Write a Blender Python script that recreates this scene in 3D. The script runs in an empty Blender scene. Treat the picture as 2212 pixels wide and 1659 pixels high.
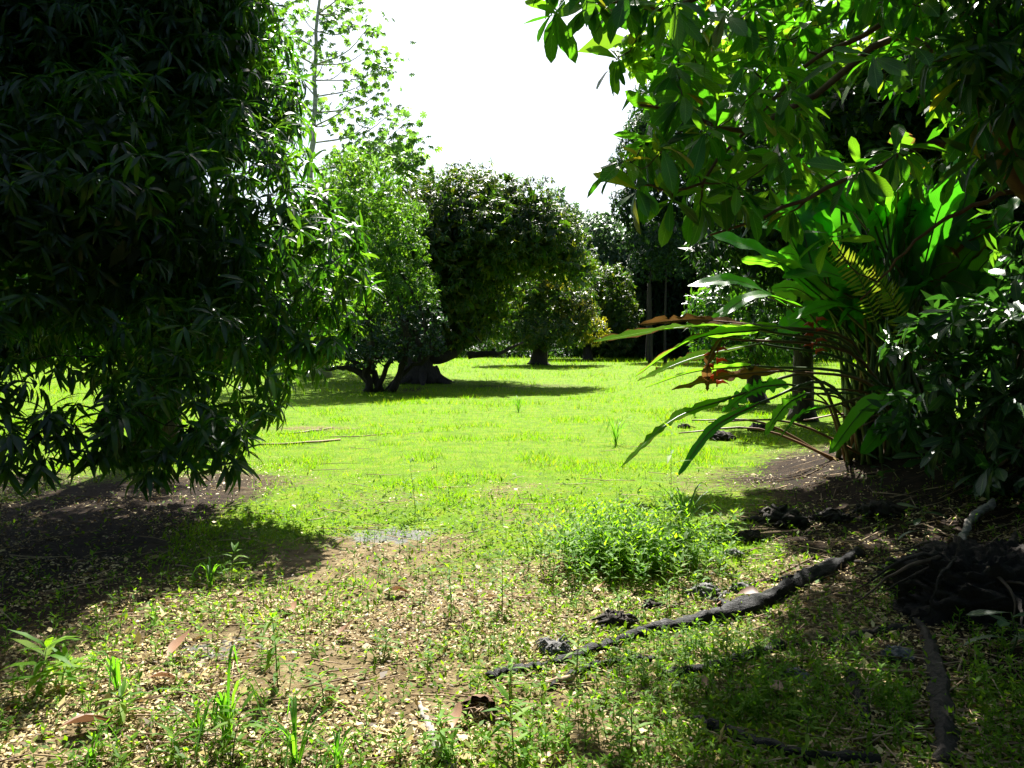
import bpy, math, random
import numpy as np
from mathutils import Vector, Matrix

# ------------------------------------------------------------------ camera, light, exposure
SC = bpy.context.scene
COL = SC.collection
F = 800.0
CAM = np.array([0.0, 0.0, 1.6])
PITCH = math.atan((384 - 346) / F)
SUN_EL = math.radians(51)
SUN_AZ = math.radians(1)          # from +Y, positive towards +X

cd = bpy.data.cameras.new('camera')
cam = bpy.data.objects.new('camera', cd); COL.objects.link(cam)
cam.location = CAM
cam.rotation_euler = (math.pi / 2 - PITCH, 0, 0)
cd.sensor_width = 36; cd.lens = 36 * F / 1024
cd.clip_start = 0.05; cd.clip_end = 3000
SC.camera = cam

w = bpy.data.worlds.new('World'); SC.world = w; w.use_nodes = True
wn = w.node_tree
for n in list(wn.nodes): wn.nodes.remove(n)
sky = wn.nodes.new('ShaderNodeTexSky'); sky.sky_type = 'NISHITA'; sky.sun_disc = False
sky.sun_elevation = SUN_EL; sky.sun_rotation = SUN_AZ
sky.air_density = 1.0; sky.dust_density = 2.5; sky.ozone_density = 1.0
bg = wn.nodes.new('ShaderNodeBackground'); bg.inputs[1].default_value = 0.05
wo = wn.nodes.new('ShaderNodeOutputWorld')
wn.links.new(sky.outputs[0], bg.inputs[0]); wn.links.new(bg.outputs[0], wo.inputs[0])

sd = bpy.data.lights.new('sun', 'SUN'); sd.energy = 5.0; sd.angle = math.radians(0.5)
sd.color = (1.0, 0.96, 0.88)
sun = bpy.data.objects.new('sun', sd); COL.objects.link(sun)
sun.rotation_euler = (-(math.pi / 2 - SUN_EL), 0, -SUN_AZ)

SC.view_settings.view_transform = 'Standard'; SC.view_settings.look = 'None'
SC.view_settings.gamma = 1.0; SC.view_settings.use_curve_mapping = False
SC.view_settings.exposure = 2.05
SC.render.engine = 'CYCLES'
SC.cycles.max_bounces = 7; SC.cycles.diffuse_bounces = 3; SC.cycles.glossy_bounces = 2
SC.cycles.transmission_bounces = 4; SC.cycles.transparent_max_bounces = 6
SC.cycles.use_denoising = True
SC.cycles.sample_clamp_indirect = 6

rng = np.random.default_rng(11)
R = random.Random(5)

# ------------------------------------------------------------------ maths helpers
_fw = np.array([0, math.cos(PITCH), -math.sin(PITCH)]); _up = np.array([0, math.sin(PITCH), math.cos(PITCH)])
def ray(px, py):
    return np.array([1.0, 0, 0]) * (px - 512) / F + _up * (384 - py) / F + _fw
def P(px, py, Y):
    d = ray(px, py); return CAM + d * (Y / d[1])
def D(dx, dy, Y):                   # the same from the 2212-wide view of the photograph
    return P(dx / 2.16, dy / 2.16, Y)
def to_px(p):
    q = np.atleast_2d(p) - CAM
    z = q @ _fw; z = np.where(z < .05, .05, z)
    return np.stack([512 + F * q[:, 0] / z, 384 - F * (q @ _up) / z, z], 1)
def sst(a, b, x):
    t = np.clip((x - a) / (b - a), 0, 1); return t * t * (3 - 2 * t)
def vnoise(x, y, seed=0):
    x = np.asarray(x, float) + seed * 17.31; y = np.asarray(y, float) - seed * 9.73
    xi = np.floor(x); yi = np.floor(y); fx = x - xi; fy = y - yi
    def h(a, b):
        s = np.sin(a * 127.1 + b * 311.7 + seed * 3.3) * 43758.5453
        return s - np.floor(s)
    u = fx * fx * (3 - 2 * fx); v = fy * fy * (3 - 2 * fy)
    return (h(xi, yi) * (1 - u) + h(xi + 1, yi) * u) * (1 - v) + (h(xi, yi + 1) * (1 - u) + h(xi + 1, yi + 1) * u) * v
def fbm(x, y, seed=0):
    return .5 * vnoise(x, y, seed) + .3 * vnoise(x * 2.1, y * 2.1, seed + 1) + .2 * vnoise(x * 4.3, y * 4.3, seed + 2)
def nrm(v):
    return v / np.maximum(np.linalg.norm(v, axis=-1, keepdims=True), 1e-9)
def ground_z(x, y):
    x = np.asarray(x, float); y = np.asarray(y, float)
    z = 0.42 * sst(30, 50, y) + 0.05 * (fbm(x * .35, y * .35, 3) - .5) + 0.03 * (fbm(x * 1.7, y * 1.7, 5) - .5)
    edge = 2.3 + 0.1 * (y - 3)
    z = z + 0.80 * sst(0, 3.6, x - edge) * (1 - sst(9.5, 14, y)) * sst(0, 3, y)
    z = z + 0.05 * sst(.4, .8, fbm(x * 2.6, y * 2.6, 8)) * sst(0, 1.5, x - edge + .6) * (1 - sst(10, 13, y))
    return z
def G(px, py):
    d = ray(px, py); t = 2.0
    for _ in range(60):
        p = CAM + d * t
        dz = p[2] - float(ground_z(p[0], p[1]))
        if abs(dz) < .002: break
        t += dz / max(-d[2], .02) * .8
    return CAM + d * t
def GD(dx, dy): return G(dx / 2.16, dy / 2.16)
def on_ground(x, y, dz=0.0): return np.array([x, y, float(ground_z(x, y)) + dz])

# ------------------------------------------------------------------ materials
def nodes(name):
    m = bpy.data.materials.new(name); m.use_nodes = True
    nt = m.node_tree
    for n in list(nt.nodes): nt.nodes.remove(n)
    return m, nt, nt.nodes.new, nt.links.new
def ramp(nt, fac, stops):
    r = nt.nodes.new('ShaderNodeValToRGB'); e = r.color_ramp.elements
    while len(e) < len(stops): e.new(.5)
    for i, (p, c) in enumerate(stops):
        e[i].position = p; e[i].color = (*c, 1)
    nt.links.new(fac, r.inputs[0]); return r.outputs[0]
def math_node(nt, op, a, b=None):
    n = nt.nodes.new('ShaderNodeMath'); n.operation = op
    for i, v in enumerate((a, b)):
        if v is None: continue
        if isinstance(v, (int, float)): n.inputs[i].default_value = v
        else: nt.links.new(v, n.inputs[i])
    return n.outputs[0]
def leaf_mat(name, stops, trans, tmix=.45, rough=.38, spec=.5, veins=False, brown=None, vein_scale=60, coat=0):
    m, nt, N, L = nodes(name)
    geo = N('ShaderNodeNewGeometry'); oi = N('ShaderNodeObjectInfo')
    rnd = math_node(nt, 'FRACT', math_node(nt, 'ADD', geo.outputs['Random Per Island'], oi.outputs['Random']))
    col = ramp(nt, rnd, stops)
    nz = N('ShaderNodeTexNoise'); nz.inputs['Scale'].default_value = .55; nz.inputs['Detail'].default_value = 1
    L(geo.outputs['Position'], nz.inputs['Vector'])
    hs = N('ShaderNodeHueSaturation'); L(col, hs.inputs['Color'])
    mr = N('ShaderNodeMapRange'); L(nz.outputs[0], mr.inputs[0])
    mr.inputs[1].default_value = .35; mr.inputs[2].default_value = .65; mr.inputs[3].default_value = .75; mr.inputs[4].default_value = 1.25
    L(mr.outputs[0], hs.inputs['Value']); col = hs.outputs[0]
    tc = N('ShaderNodeMix'); tc.data_type = 'RGBA'; tc.blend_type = 'MULTIPLY'; tc.inputs[0].default_value = 1.0
    tr = ramp(nt, rnd, trans)
    L(tr, tc.inputs[6]); tc.inputs[7].default_value = (1, 1, 1, 1)
    tcol = tc.outputs[2]
    bump = None
    uv = N('ShaderNodeUVMap')
    sx = N('ShaderNodeSeparateXYZ'); L(uv.outputs[0], sx.inputs[0])
    au = math_node(nt, 'ABSOLUTE', math_node(nt, 'SUBTRACT', sx.outputs[0], .5))
    if veins:
        rib = math_node(nt, 'LESS_THAN', au, .03)
        mx = N('ShaderNodeMix'); mx.data_type = 'RGBA'; L(rib, mx.inputs[0]); L(col, mx.inputs[6]); mx.inputs[7].default_value = (.16, .26, .06, 1)
        col = mx.outputs[2]
        w_ = math_node(nt, 'SINE', math_node(nt, 'MULTIPLY', math_node(nt, 'SUBTRACT', sx.outputs[1], math_node(nt, 'MULTIPLY', au, .35)), vein_scale * 6.28))
        b = N('ShaderNodeBump'); b.inputs['Strength'].default_value = .25; b.inputs['Distance'].default_value = .004
        L(w_, b.inputs['Height']); bump = b.outputs[0]
        tv = N('ShaderNodeMix'); tv.data_type = 'RGBA'; tv.blend_type = 'MULTIPLY'; tv.inputs[0].default_value = 1
        mrv = N('ShaderNodeMapRange'); mrv.inputs[1].default_value = -1; mrv.inputs[2].default_value = 1; mrv.inputs[3].default_value = .8; mrv.inputs[4].default_value = 1
        L(w_, mrv.inputs[0]); L(tcol, tv.inputs[6]); L(mrv.outputs[0], tv.inputs[7]); tcol = tv.outputs[2]
    if brown:                        # withered edges: amount, by distance from the midrib and a noise
        n2 = N('ShaderNodeTexNoise'); n2.inputs['Scale'].default_value = 5; n2.inputs['Detail'].default_value = 4
        L(geo.outputs['Position'], n2.inputs['Vector'])
        s = math_node(nt, 'ADD', math_node(nt, 'MULTIPLY', au, 1.3), math_node(nt, 'MULTIPLY', n2.outputs[0], 1.0))
        s = math_node(nt, 'ADD', s, math_node(nt, 'MULTIPLY', sx.outputs[1], .35))
        mrb = N('ShaderNodeMapRange'); L(s, mrb.inputs[0]); mrb.inputs[1].default_value = 1.3 - brown; mrb.inputs[2].default_value = 1.42 - brown
        for which in (0, 1):
            mx = N('ShaderNodeMix'); mx.data_type = 'RGBA'; L(mrb.outputs[0], mx.inputs[0])
            L((col, tcol)[which], mx.inputs[6]); mx.inputs[7].default_value = ((.10, .05, .02, 1), (.17, .085, .022, 1))[which]
            if which: tcol = mx.outputs[2]
            else: col = mx.outputs[2]
    pb = N('ShaderNodeBsdfPrincipled'); L(col, pb.inputs['Base Color']); pb.inputs['Roughness'].default_value = rough
    pb.inputs['Specular IOR Level'].default_value = spec
    pb.inputs['Coat Weight'].default_value = coat; pb.inputs['Coat Roughness'].default_value = .2
    tb = N('ShaderNodeBsdfTranslucent'); L(tcol, tb.inputs['Color'])
    if bump: L(bump, pb.inputs['Normal'])
    ms = N('ShaderNodeMixShader'); ms.inputs[0].default_value = tmix
    L(pb.outputs[0], ms.inputs[1]); L(tb.outputs[0], ms.inputs[2])
    o = N('ShaderNodeOutputMaterial'); L(ms.outputs[0], o.inputs[0])
    return m
def solid_mat(name, stops, scale=8, rough=.8, bump=.5, stretch=(1, 1, 1), dist=.02, island=0.0, spec=.3):
    m, nt, N, L = nodes(name)
    tc = N('ShaderNodeTexCoord'); mp = N('ShaderNodeMapping'); mp.inputs['Scale'].default_value = stretch
    L(tc.outputs['Object'], mp.inputs[0])
    nz = N('ShaderNodeTexNoise'); nz.inputs['Scale'].default_value = scale; nz.inputs['Detail'].default_value = 7; nz.inputs['Roughness'].default_value = .65
    L(mp.outputs[0], nz.inputs['Vector'])
    fac = nz.outputs[0]
    if island:
        geo = N('ShaderNodeNewGeometry')
        fac = math_node(nt, 'ADD', math_node(nt, 'MULTIPLY', fac, 1 - island), math_node(nt, 'MULTIPLY', geo.outputs['Random Per Island'], island))
    col = ramp(nt, fac, stops)
    pb = N('ShaderNodeBsdfPrincipled'); L(col, pb.inputs['Base Color']); pb.inputs['Roughness'].default_value = rough
    pb.inputs['Specular IOR Level'].default_value = spec
    if bump:
        b = N('ShaderNodeBump'); b.inputs['Strength'].default_value = bump; b.inputs['Distance'].default_value = dist
        L(nz.outputs[0], b.inputs['Height']); L(b.outputs[0], pb.inputs['Normal'])
    o = N('ShaderNodeOutputMaterial'); L(pb.outputs[0], o.inputs[0])
    return m

M = {}
M['mango'] = leaf_mat('mango_leaf_green', [(0, (.008, .022, .006)), (.5, (.014, .038, .008)), (.9, (.024, .055, .010)), (1, (.05, .07, .012))],
                      [(0, (.04, .16, .005)), (.6, (.10, .32, .010)), (1, (.22, .45, .015))], tmix=.38, rough=.36, spec=.4)
M['mango_young'] = leaf_mat('mango_leaf_olive', [(0, (.010, .026, .007)), (.6, (.022, .048, .010)), (.88, (.045, .06, .012)), (1, (.09, .085, .014))],
                      [(0, (.04, .13, .006)), (.7, (.12, .26, .01)), (1, (.28, .32, .015))], tmix=.36, rough=.45, spec=.3)
M['mango_yellow'] = leaf_mat('mango_leaf_yellow', [(0, (.02, .035, .007)), (.5, (.05, .06, .010)), (1, (.12, .095, .012))],
                      [(0, (.12, .22, .008)), (1, (.6, .5, .02))], tmix=.45, rough=.4, spec=.35)
M['bright'] = leaf_mat('light_green_leaf', [(0, (.02, .055, .010)), (.6, (.04, .10, .014)), (1, (.07, .14, .02))],
                      [(0, (.07, .22, .008)), (.6, (.18, .42, .016)), (1, (.30, .52, .02))], tmix=.45, rough=.5, spec=.25)
M['silver'] = leaf_mat('silver_green_leaf', [(0, (.03, .065, .035)), (.6, (.06, .11, .055)), (1, (.11, .16, .09))],
                      [(0, (.07, .18, .035)), (1, (.18, .34, .08))], tmix=.3, rough=.45, spec=.35)
M['dark'] = leaf_mat('dark_forest_leaf', [(0, (.006, .018, .008)), (.6, (.012, .032, .012)), (1, (.022, .05, .017))],
                      [(0, (.02, .07, .006)), (1, (.07, .18, .015))], tmix=.32, rough=.5, spec=.2)
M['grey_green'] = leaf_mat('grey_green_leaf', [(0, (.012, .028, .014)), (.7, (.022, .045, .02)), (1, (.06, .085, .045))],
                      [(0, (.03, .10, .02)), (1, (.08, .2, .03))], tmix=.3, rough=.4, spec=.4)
M['lime'] = leaf_mat('lime_palmate_leaf', [(0, (.05, .12, .012)), (1, (.09, .17, .02))],
                      [(0, (.26, .55, .02)), (1, (.45, .70, .03))], tmix=.55, rough=.5, spec=.3)
M['broad'] = leaf_mat('broad_glossy_leaf', [(0, (.012, .040, .008)), (.6, (.024, .065, .012)), (.93, (.035, .085, .014)), (1, (.12, .09, .012))],
                      [(0, (.06, .28, .006)), (.6, (.13, .46, .010)), (.95, (.28, .60, .015)), (1, (.6, .42, .02))], tmix=.46, rough=.36, spec=.4, veins=True, vein_scale=14)
M['shrub'] = leaf_mat('shrub_glossy_leaf', [(0, (.010, .034, .014)), (.6, (.018, .052, .02)), (1, (.03, .08, .026))],
                      [(0, (.03, .12, .01)), (1, (.09, .28, .02))], tmix=.34, rough=.36, spec=.5, veins=True, vein_scale=12)
M['paddle'] = leaf_mat('heliconia_leaf', [(0, (.02, .075, .014)), (.6, (.03, .105, .016)), (1, (.05, .14, .02))],
                      [(0, (.06, .34, .008)), (.6, (.10, .46, .010)), (1, (.20, .56, .015))], tmix=.5, rough=.33, spec=.45, veins=True, vein_scale=45)
M['paddle_old'] = leaf_mat('heliconia_leaf_withered', [(0, (.06, .12, .014)), (1, (.09, .15, .02))],
                      [(0, (.14, .42, .012)), (1, (.22, .50, .015))], tmix=.6, rough=1.0, spec=0.0, veins=True, brown=.10, vein_scale=45)
M['paddle_dead'] = leaf_mat('heliconia_leaf_dead', [(0, (.08, .035, .014)), (1, (.15, .07, .028))],
                      [(0, (.18, .085, .03)), (1, (.24, .13, .045))], tmix=.4, rough=.9, spec=.05, veins=True, brown=.5, vein_scale=45)
M['grass'] = leaf_mat('lawn_grass_blade', [(0, (.045, .11, .003)), (.6, (.085, .18, .003)), (.9, (.14, .20, .006)), (1, (.28, .22, .05))],
                      [(0, (.14, .38, .002)), (.7, (.26, .52, .002)), (1, (.42, .46, .01))], tmix=.5, rough=.8, spec=.03)
M['creep'] = leaf_mat('creeping_leaf', [(0, (.05, .11, .006)), (.7, (.08, .165, .008)), (1, (.17, .18, .03))],
                      [(0, (.16, .36, .006)), (1, (.28, .44, .012))], tmix=.4, rough=.6, spec=.12)
M['weed'] = leaf_mat('weed_leaf', [(0, (.045, .12, .008)), (.6, (.08, .18, .012)), (1, (.15, .24, .03))],
                      [(0, (.18, .46, .008)), (1, (.38, .60, .015))], tmix=.5, rough=.55, spec=.12)
M['tuft'] = leaf_mat('long_grass_blade', [(0, (.04, .12, .012)), (1, (.07, .17, .02))], [(0, (.12, .42, .01)), (1, (.22, .52, .015))], tmix=.45, rough=.45, spec=.3)
M['litter'] = leaf_mat('dry_leaf', [(0, (.05, .03, .012)), (.25, (.17, .11, .04)), (.6, (.38, .29, .11)), (1, (.58, .48, .23))],
                      [(0, (.1, .05, .02)), (1, (.35, .22, .09))], tmix=.15, rough=.6, spec=.3)
M['dead_leaf'] = leaf_mat('large_dead_leaf', [(0, (.16, .08, .045)), (1, (.34, .20, .12))], [(0, (.2, .09, .04)), (1, (.3, .15, .07))], tmix=.15, rough=.55, spec=.35)
M['bark'] = solid_mat('dark_bark', [(.3, (.012, .009, .007)), (.6, (.035, .027, .02)), (.8, (.08, .066, .05))], 6, .85, .9, (3, 3, .7), .05)
M['pale_bark'] = solid_mat('pale_smooth_bark', [(.3, (.18, .17, .14)), (.55, (.36, .35, .30)), (.8, (.5, .49, .44))], 4, .75, .3, (1, 1, 3), .02)
M['red_bark'] = solid_mat('reddish_bark', [(.3, (.05, .026, .015)), (.6, (.14, .075, .045)), (.8, (.24, .15, .10))], 9, .8, .6, (1, 1, .5), .02)
M['twig'] = solid_mat('twig_bark', [(.3, (.03, .02, .012)), (.7, (.10, .065, .04))], 12, .75, .3)
M['char'] = solid_mat('charred_wood', [(.3, (.004, .004, .004)), (.6, (.011, .0105, .011)), (.8, (.04, .038, .037))], 14, .55, 1.0, (1, 6, 6), .02, spec=.2)
M['driftwood'] = solid_mat('grey_weathered_wood', [(.3, (.10, .085, .075)), (.55, (.24, .215, .19)), (.8, (.4, .37, .33))], 10, .8, .8, (1, 5, 5), .01)
M['straw'] = solid_mat('dry_stalk', [(.3, (.14, .085, .045)), (.7, (.38, .27, .16))], 12, .7, .3, island=.5)
M['stone'] = solid_mat('grey_clod', [(.3, (.05, .05, .05)), (.55, (.16, .155, .15)), (.75, (.36, .35, .34))], 22, .85, 1.0, dist=.03)
M['ochre'] = solid_mat('ochre_stone', [(.3, (.10, .07, .03)), (.7, (.30, .22, .10))], 20, .85, .8)
M['husk'] = solid_mat('coconut_husk', [(.3, (.05, .028, .015)), (.6, (.16, .09, .05)), (.8, (.34, .22, .13))], 18, .85, 1.0, (1, 1, 4), .01)
M['flower'] = leaf_mat('orange_flower', [(0, (.45, .06, .02)), (1, (.6, .12, .03))], [(0, (.6, .1, .02)), (1, (.7, .2, .03))], tmix=.3, rough=.4)
M['stalk'] = leaf_mat('green_stalk', [(0, (.04, .09, .02)), (.7, (.08, .11, .03)), (1, (.13, .07, .03))], [(0, (.05, .1, .01)), (1, (.1, .12, .01))], tmix=.15, rough=.45)
M['brown_stalk'] = leaf_mat('brown_stalk', [(0, (.09, .05, .02)), (1, (.17, .09, .04))], [(0, (.05, .03, .01)), (1, (.1, .06, .02))], tmix=.1, rough=.5)

def ground_material():
    m, nt, N, L = nodes('earth_and_turf')
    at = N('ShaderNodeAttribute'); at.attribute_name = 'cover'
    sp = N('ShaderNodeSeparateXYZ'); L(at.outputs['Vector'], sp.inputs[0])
    geo = N('ShaderNodeNewGeometry')
    def noise(s, d=6, r=.6):
        n = N('ShaderNodeTexNoise'); n.inputs['Scale'].default_value = s; n.inputs['Detail'].default_value = d; n.inputs['Roughness'].default_value = r
        L(geo.outputs['Position'], n.inputs['Vector']); return n.outputs[0]
    mud = ramp(nt, noise(7), [(.25, (.05, .036, .018)), (.5, (.15, .11, .055)), (.75, (.25, .20, .11))])
    shade_soil = ramp(nt, noise(9), [(.25, (.007, .0045, .0025)), (.5, (.018, .011, .006)), (.75, (.055, .036, .02))])  # dark soil colour, deepened to stand in for tree shade
    mh = N('ShaderNodeMix'); mh.data_type = 'RGBA'; L(sp.outputs[2], mh.inputs[0]); L(mud, mh.inputs[6]); L(shade_soil, mh.inputs[7]); mud = mh.outputs[2]
    grs = ramp(nt, noise(3.2), [(.3, (.055, .11, .003)), (.5, (.09, .165, .004)), (.7, (.14, .18, .010))])
    pud = ramp(nt, noise(4), [(.3, (.09, .088, .08)), (.7, (.16, .158, .15))])
    fac = math_node(nt, 'ADD', sp.outputs[0], math_node(nt, 'MULTIPLY', math_node(nt, 'SUBTRACT', noise(14, 4), .5), 1.4))
    mr = N('ShaderNodeMapRange'); L(fac, mr.inputs[0]); mr.inputs[1].default_value = .35; mr.inputs[2].default_value = .65
    mx = N('ShaderNodeMix'); mx.data_type = 'RGBA'; L(mr.outputs[0], mx.inputs[0]); L(mud, mx.inputs[6]); L(grs, mx.inputs[7])
    f2 = math_node(nt, 'ADD', sp.outputs[1], math_node(nt, 'MULTIPLY', math_node(nt, 'SUBTRACT', noise(9, 5), .5), 1.2))
    mr2 = N('ShaderNodeMapRange'); L(f2, mr2.inputs[0]); mr2.inputs[1].default_value = .4; mr2.inputs[2].default_value = .55
    mx2 = N('ShaderNodeMix'); mx2.data_type = 'RGBA'; L(mr2.outputs[0], mx2.inputs[0]); L(mx.outputs[2], mx2.inputs[6]); L(pud, mx2.inputs[7])
    pb = N('ShaderNodeBsdfPrincipled'); L(mx2.outputs[2], pb.inputs['Base Color'])
    mr3 = N('ShaderNodeMapRange'); L(mr2.outputs[0], mr3.inputs[0]); mr3.inputs[3].default_value = .9; mr3.inputs[4].default_value = .42
    L(mr3.outputs[0], pb.inputs['Roughness']); pb.inputs['Specular IOR Level'].default_value = .08
    b = N('ShaderNodeBump'); b.inputs['Strength'].default_value = .9; b.inputs['Distance'].default_value = .035
    L(noise(26, 8, .7), b.inputs['Height']); L(b.outputs[0], pb.inputs['Normal'])
    o = N('ShaderNodeOutputMaterial'); L(pb.outputs[0], o.inputs[0])
    return m
M['ground'] = ground_material()

# ------------------------------------------------------------------ object helpers
def tag(o, label=None, cat=None, group=None, kind=None):
    if label: o['label'] = label
    if cat: o['category'] = cat
    if group: o['group'] = group
    if kind: o['kind'] = kind
    return o
def mesh_np(name, V, loops, starts, totals, uv=None, smooth=True):
    me = bpy.data.meshes.new(name)
    me.vertices.add(len(V)); me.vertices.foreach_set('co', np.asarray(V, np.float32).ravel())
    me.loops.add(len(loops)); me.loops.foreach_set('vertex_index', np.asarray(loops, np.int32))
    me.polygons.add(len(starts)); me.polygons.foreach_set('loop_start', np.asarray(starts, np.int32))
    me.polygons.foreach_set('loop_total', np.asarray(totals, np.int32))
    me.polygons.foreach_set('use_smooth', np.full(len(starts), smooth))
    if uv is not None:
        ul = me.uv_layers.new(name='UVMap'); ul.data.foreach_set('uv', np.asarray(uv, np.float32)[np.asarray(loops)].ravel())
    me.update(calc_edges=True)
    return me
def link(name, me, mat, parent=None, loc=None):
    o = bpy.data.objects.new(name, me); COL.objects.link(o)
    if mat is not None and me is not None and len(me.materials) == 0: me.materials.append(mat)
    if parent is not None: o.parent = parent
    if loc is not None: o.location = loc
    return o
def thing(name, loc, label, cat, group=None):
    o = bpy.data.objects.new(name, None); COL.objects.link(o); o.location = loc
    o.empty_display_size = .2
    return tag(o, label, cat, group)

# a prototype leaf: verts, faces (list), uv
class Leaf:
    def __init__(s, prof, bend=.25, fold=.25, twist=0.0, side=0.0):
        # prof: list of (t, halfwidth); one mid-rib vertex plus two edges per station, points at both ends
        V = []; U = []; Fc = []
        def mid(t): return np.array([side * t * t, t * (1 - .25 * abs(bend) * t), -bend * t * t])
        n = len(prof)
        for i, (t, h) in enumerate(prof):
            c = mid(t)
            if h <= 0: V.append(c); U.append((.5, t))
            else:
                a = twist * t
                for sgn in (-1, 0, 1):
                    V.append(c + np.array([sgn * h * math.cos(a), 0, abs(sgn) * h * fold + sgn * h * math.sin(a)])); U.append((.5 + sgn * .5, t))
        idx = []; k = 0
        for t, h in prof:
            if h <= 0: idx.append((k, k, k)); k += 1
            else: idx.append((k, k + 1, k + 2)); k += 3
        for i in range(n - 1):
            a, b = idx[i], idx[i + 1]
            for q in (0, 1):
                f = [a[q], a[q + 1], b[q + 1], b[q]]
                g = []
                for v in f:
                    if v not in g: g.append(v)
                if len(g) > 2: Fc.append(g)
        s.V = np.array(V, float); s.F = Fc; s.U = np.array(U, float)
        s.prep()
    def prep(s):
        s.loops = np.concatenate([np.array(f) for f in s.F]); s.tot = np.array([len(f) for f in s.F])
        s.start = np.concatenate([[0], np.cumsum(s.tot)[:-1]])
    def mesh(s, name):
        return mesh_np(name, s.V, s.loops, s.start, s.tot, s.U)
def raw_leaf(V, Fc, U=None):
    l = Leaf.__new__(Leaf); l.V = np.array(V, float); l.F = Fc; l.U = np.array(U if U is not None else [(.3, v[1]) for v in V], float); l.prep(); return l
def combine(batches, name):
    """batches: (Leaf, origins, M(N,3,3), scale) -> one mesh"""
    Vs, Ls, Ts, Us = [], [], [], []; off = 0
    for lf, O, Mx, S in batches:
        n = len(O)
        if n == 0: continue
        S = np.asarray(S, float)
        v = np.einsum('nij,vj->nvi', Mx, lf.V) * S.reshape(n, 1, -1) + O[:, None, :]
        nv = len(lf.V)
        Vs.append(v.reshape(-1, 3)); Us.append(np.tile(lf.U, (n, 1)))
        Ls.append((lf.loops[None, :] + (np.arange(n) * nv)[:, None] + off).ravel()); Ts.append(np.tile(lf.tot, n))
        off += n * nv
    V = np.concatenate(Vs); L_ = np.concatenate(Ls); T = np.concatenate(Ts); U = np.concatenate(Us)
    st = np.concatenate([[0], np.cumsum(T)[:-1]])
    return mesh_np(name, V, L_, st, T, U)
def frames(d, up):
    y = nrm(d); x = nrm(np.cross(y, up)); z = np.cross(x, y)
    return np.stack([x, y, z], axis=2)

# leaf kinds
MANGO = [Leaf([(0, 0), (.15, .045), (.4, .085), (.7, .07), (.88, .04), (1, 0)], b, .3, tw, sd) for b, tw, sd in ((.4, .4, .08), (.65, -.3, -.12), (.25, .2, .15), (.5, .1, -.05))]
MANGO_FAR = [Leaf([(0, 0), (.42, .12), (1, 0)], b, .3) for b in (.2, .5)]
OBOV = [Leaf([(0, 0), (.15, .04), (.42, .115), (.68, .155), (.88, .105), (1, 0)], b, f, tw) for b, f, tw in ((.2, .25, .2), (.45, .3, -.3), (.05, .15, .4), (.3, .05, -.1))]
SMALL = [raw_leaf([(0, 0, 0), (-.2, .45, .05), (.2, .45, .05), (0, 1, -.12)], [[0, 2, 3, 1]]), raw_leaf([(0, 0, 0), (-.17, .5, .0), (.17, .5, .1), (0, 1, .05)], [[0, 2, 1], [1, 2, 3]])]
ROUND = [Leaf([(0, 0), (.3, .22), (.7, .24), (1, 0)], .15, .15), Leaf([(0, 0), (.3, .2), (.7, .2), (1, 0)], -.15, .2)]
WEED = [Leaf([(0, 0), (.4, .16), (1, 0)], b, .2) for b in (.15, .35, -.1)]
BLADE = [Leaf([(0, .03), (.5, .03), (1, 0)], b, .2) for b in (.3, .6)]
BLADE_FAR = [raw_leaf([(-.06, 0, 0), (.06, 0, 0), (0, 1, -.25)], [[0, 1, 2]]), raw_leaf([(-.05, 0, 0), (.05, 0, 0), (0.1, .95, .2)], [[0, 1, 2]])]
CRUMB = [raw_leaf([(0, 0, 0), (-.3, .5, .14), (.28, .45, .06), (0.05, 1, -.05)], [[0, 2, 3, 1]]), raw_leaf([(0, 0, .1), (-.22, .5, 0), (.24, .55, .2), (0, 1, .12)], [[0, 2, 1], [1, 2, 3]]),
         raw_leaf([(0, 0, 0), (-.14, .5, .1), (.14, .5, .1), (0, 1, 0)], [[0, 2, 1], [1, 2, 3]])]
CORE = raw_leaf([(0, 0, 0), (-.2, .5, .08), (.2, .5, .08), (0, 1, -.1)], [[0, 2, 3, 1]])
FAR2 = [raw_leaf([(0, 0, 0), (-.15, .45, .04), (.15, .45, .04), (0, 1, -.22)], [[0, 2, 3, 1]]), raw_leaf([(0, 0, 0), (-.15, .45, 0), (.15, .45, .08), (0, .95, -.4)], [[0, 2, 3, 1]])]
LOW = [raw_leaf([(0, 0, 0), (-.085, .45, .0), (.085, .45, .0), (0, .9, -.3)], [[0, 2, 3, 1]]), raw_leaf([(0, 0, 0), (-.15, .6, .03), (.15, .6, .03), (0, 1, -.15)], [[0, 2, 3, 1]])]
def palmate(n=8, droop=.25):
    V = [(0, 0, 0)]; Fc = []; U = [(.5, 0)]
    for i in range(n):
        a = math.radians(-150 + 300 * i / (n - 1)); r = .5 - .12 * abs(i - (n - 1) / 2) / n * 2
        d = np.array([math.sin(a), math.cos(a), 0]); s = np.array([d[1], -d[0], 0]) * .11
        k = len(V)
        for p, z in ((d * r * .25 - s * .5, .0), (d * r * .25 + s * .5, .0), (d * r * .7 - s, -.10), (d * r * .7 + s, -.10), (d * r, -droop)):
            V.append((p[0], p[1] + 0, z * 1)); U.append((.3, .5))
        Fc += [[0, k, k + 1], [k, k + 2, k + 3, k + 1], [k + 2, k + 4, k + 3]]
    return raw_leaf(V, Fc, U)
PALM8 = [palmate(8, .2), palmate(9, .35), palmate(7, .1)]

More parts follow.
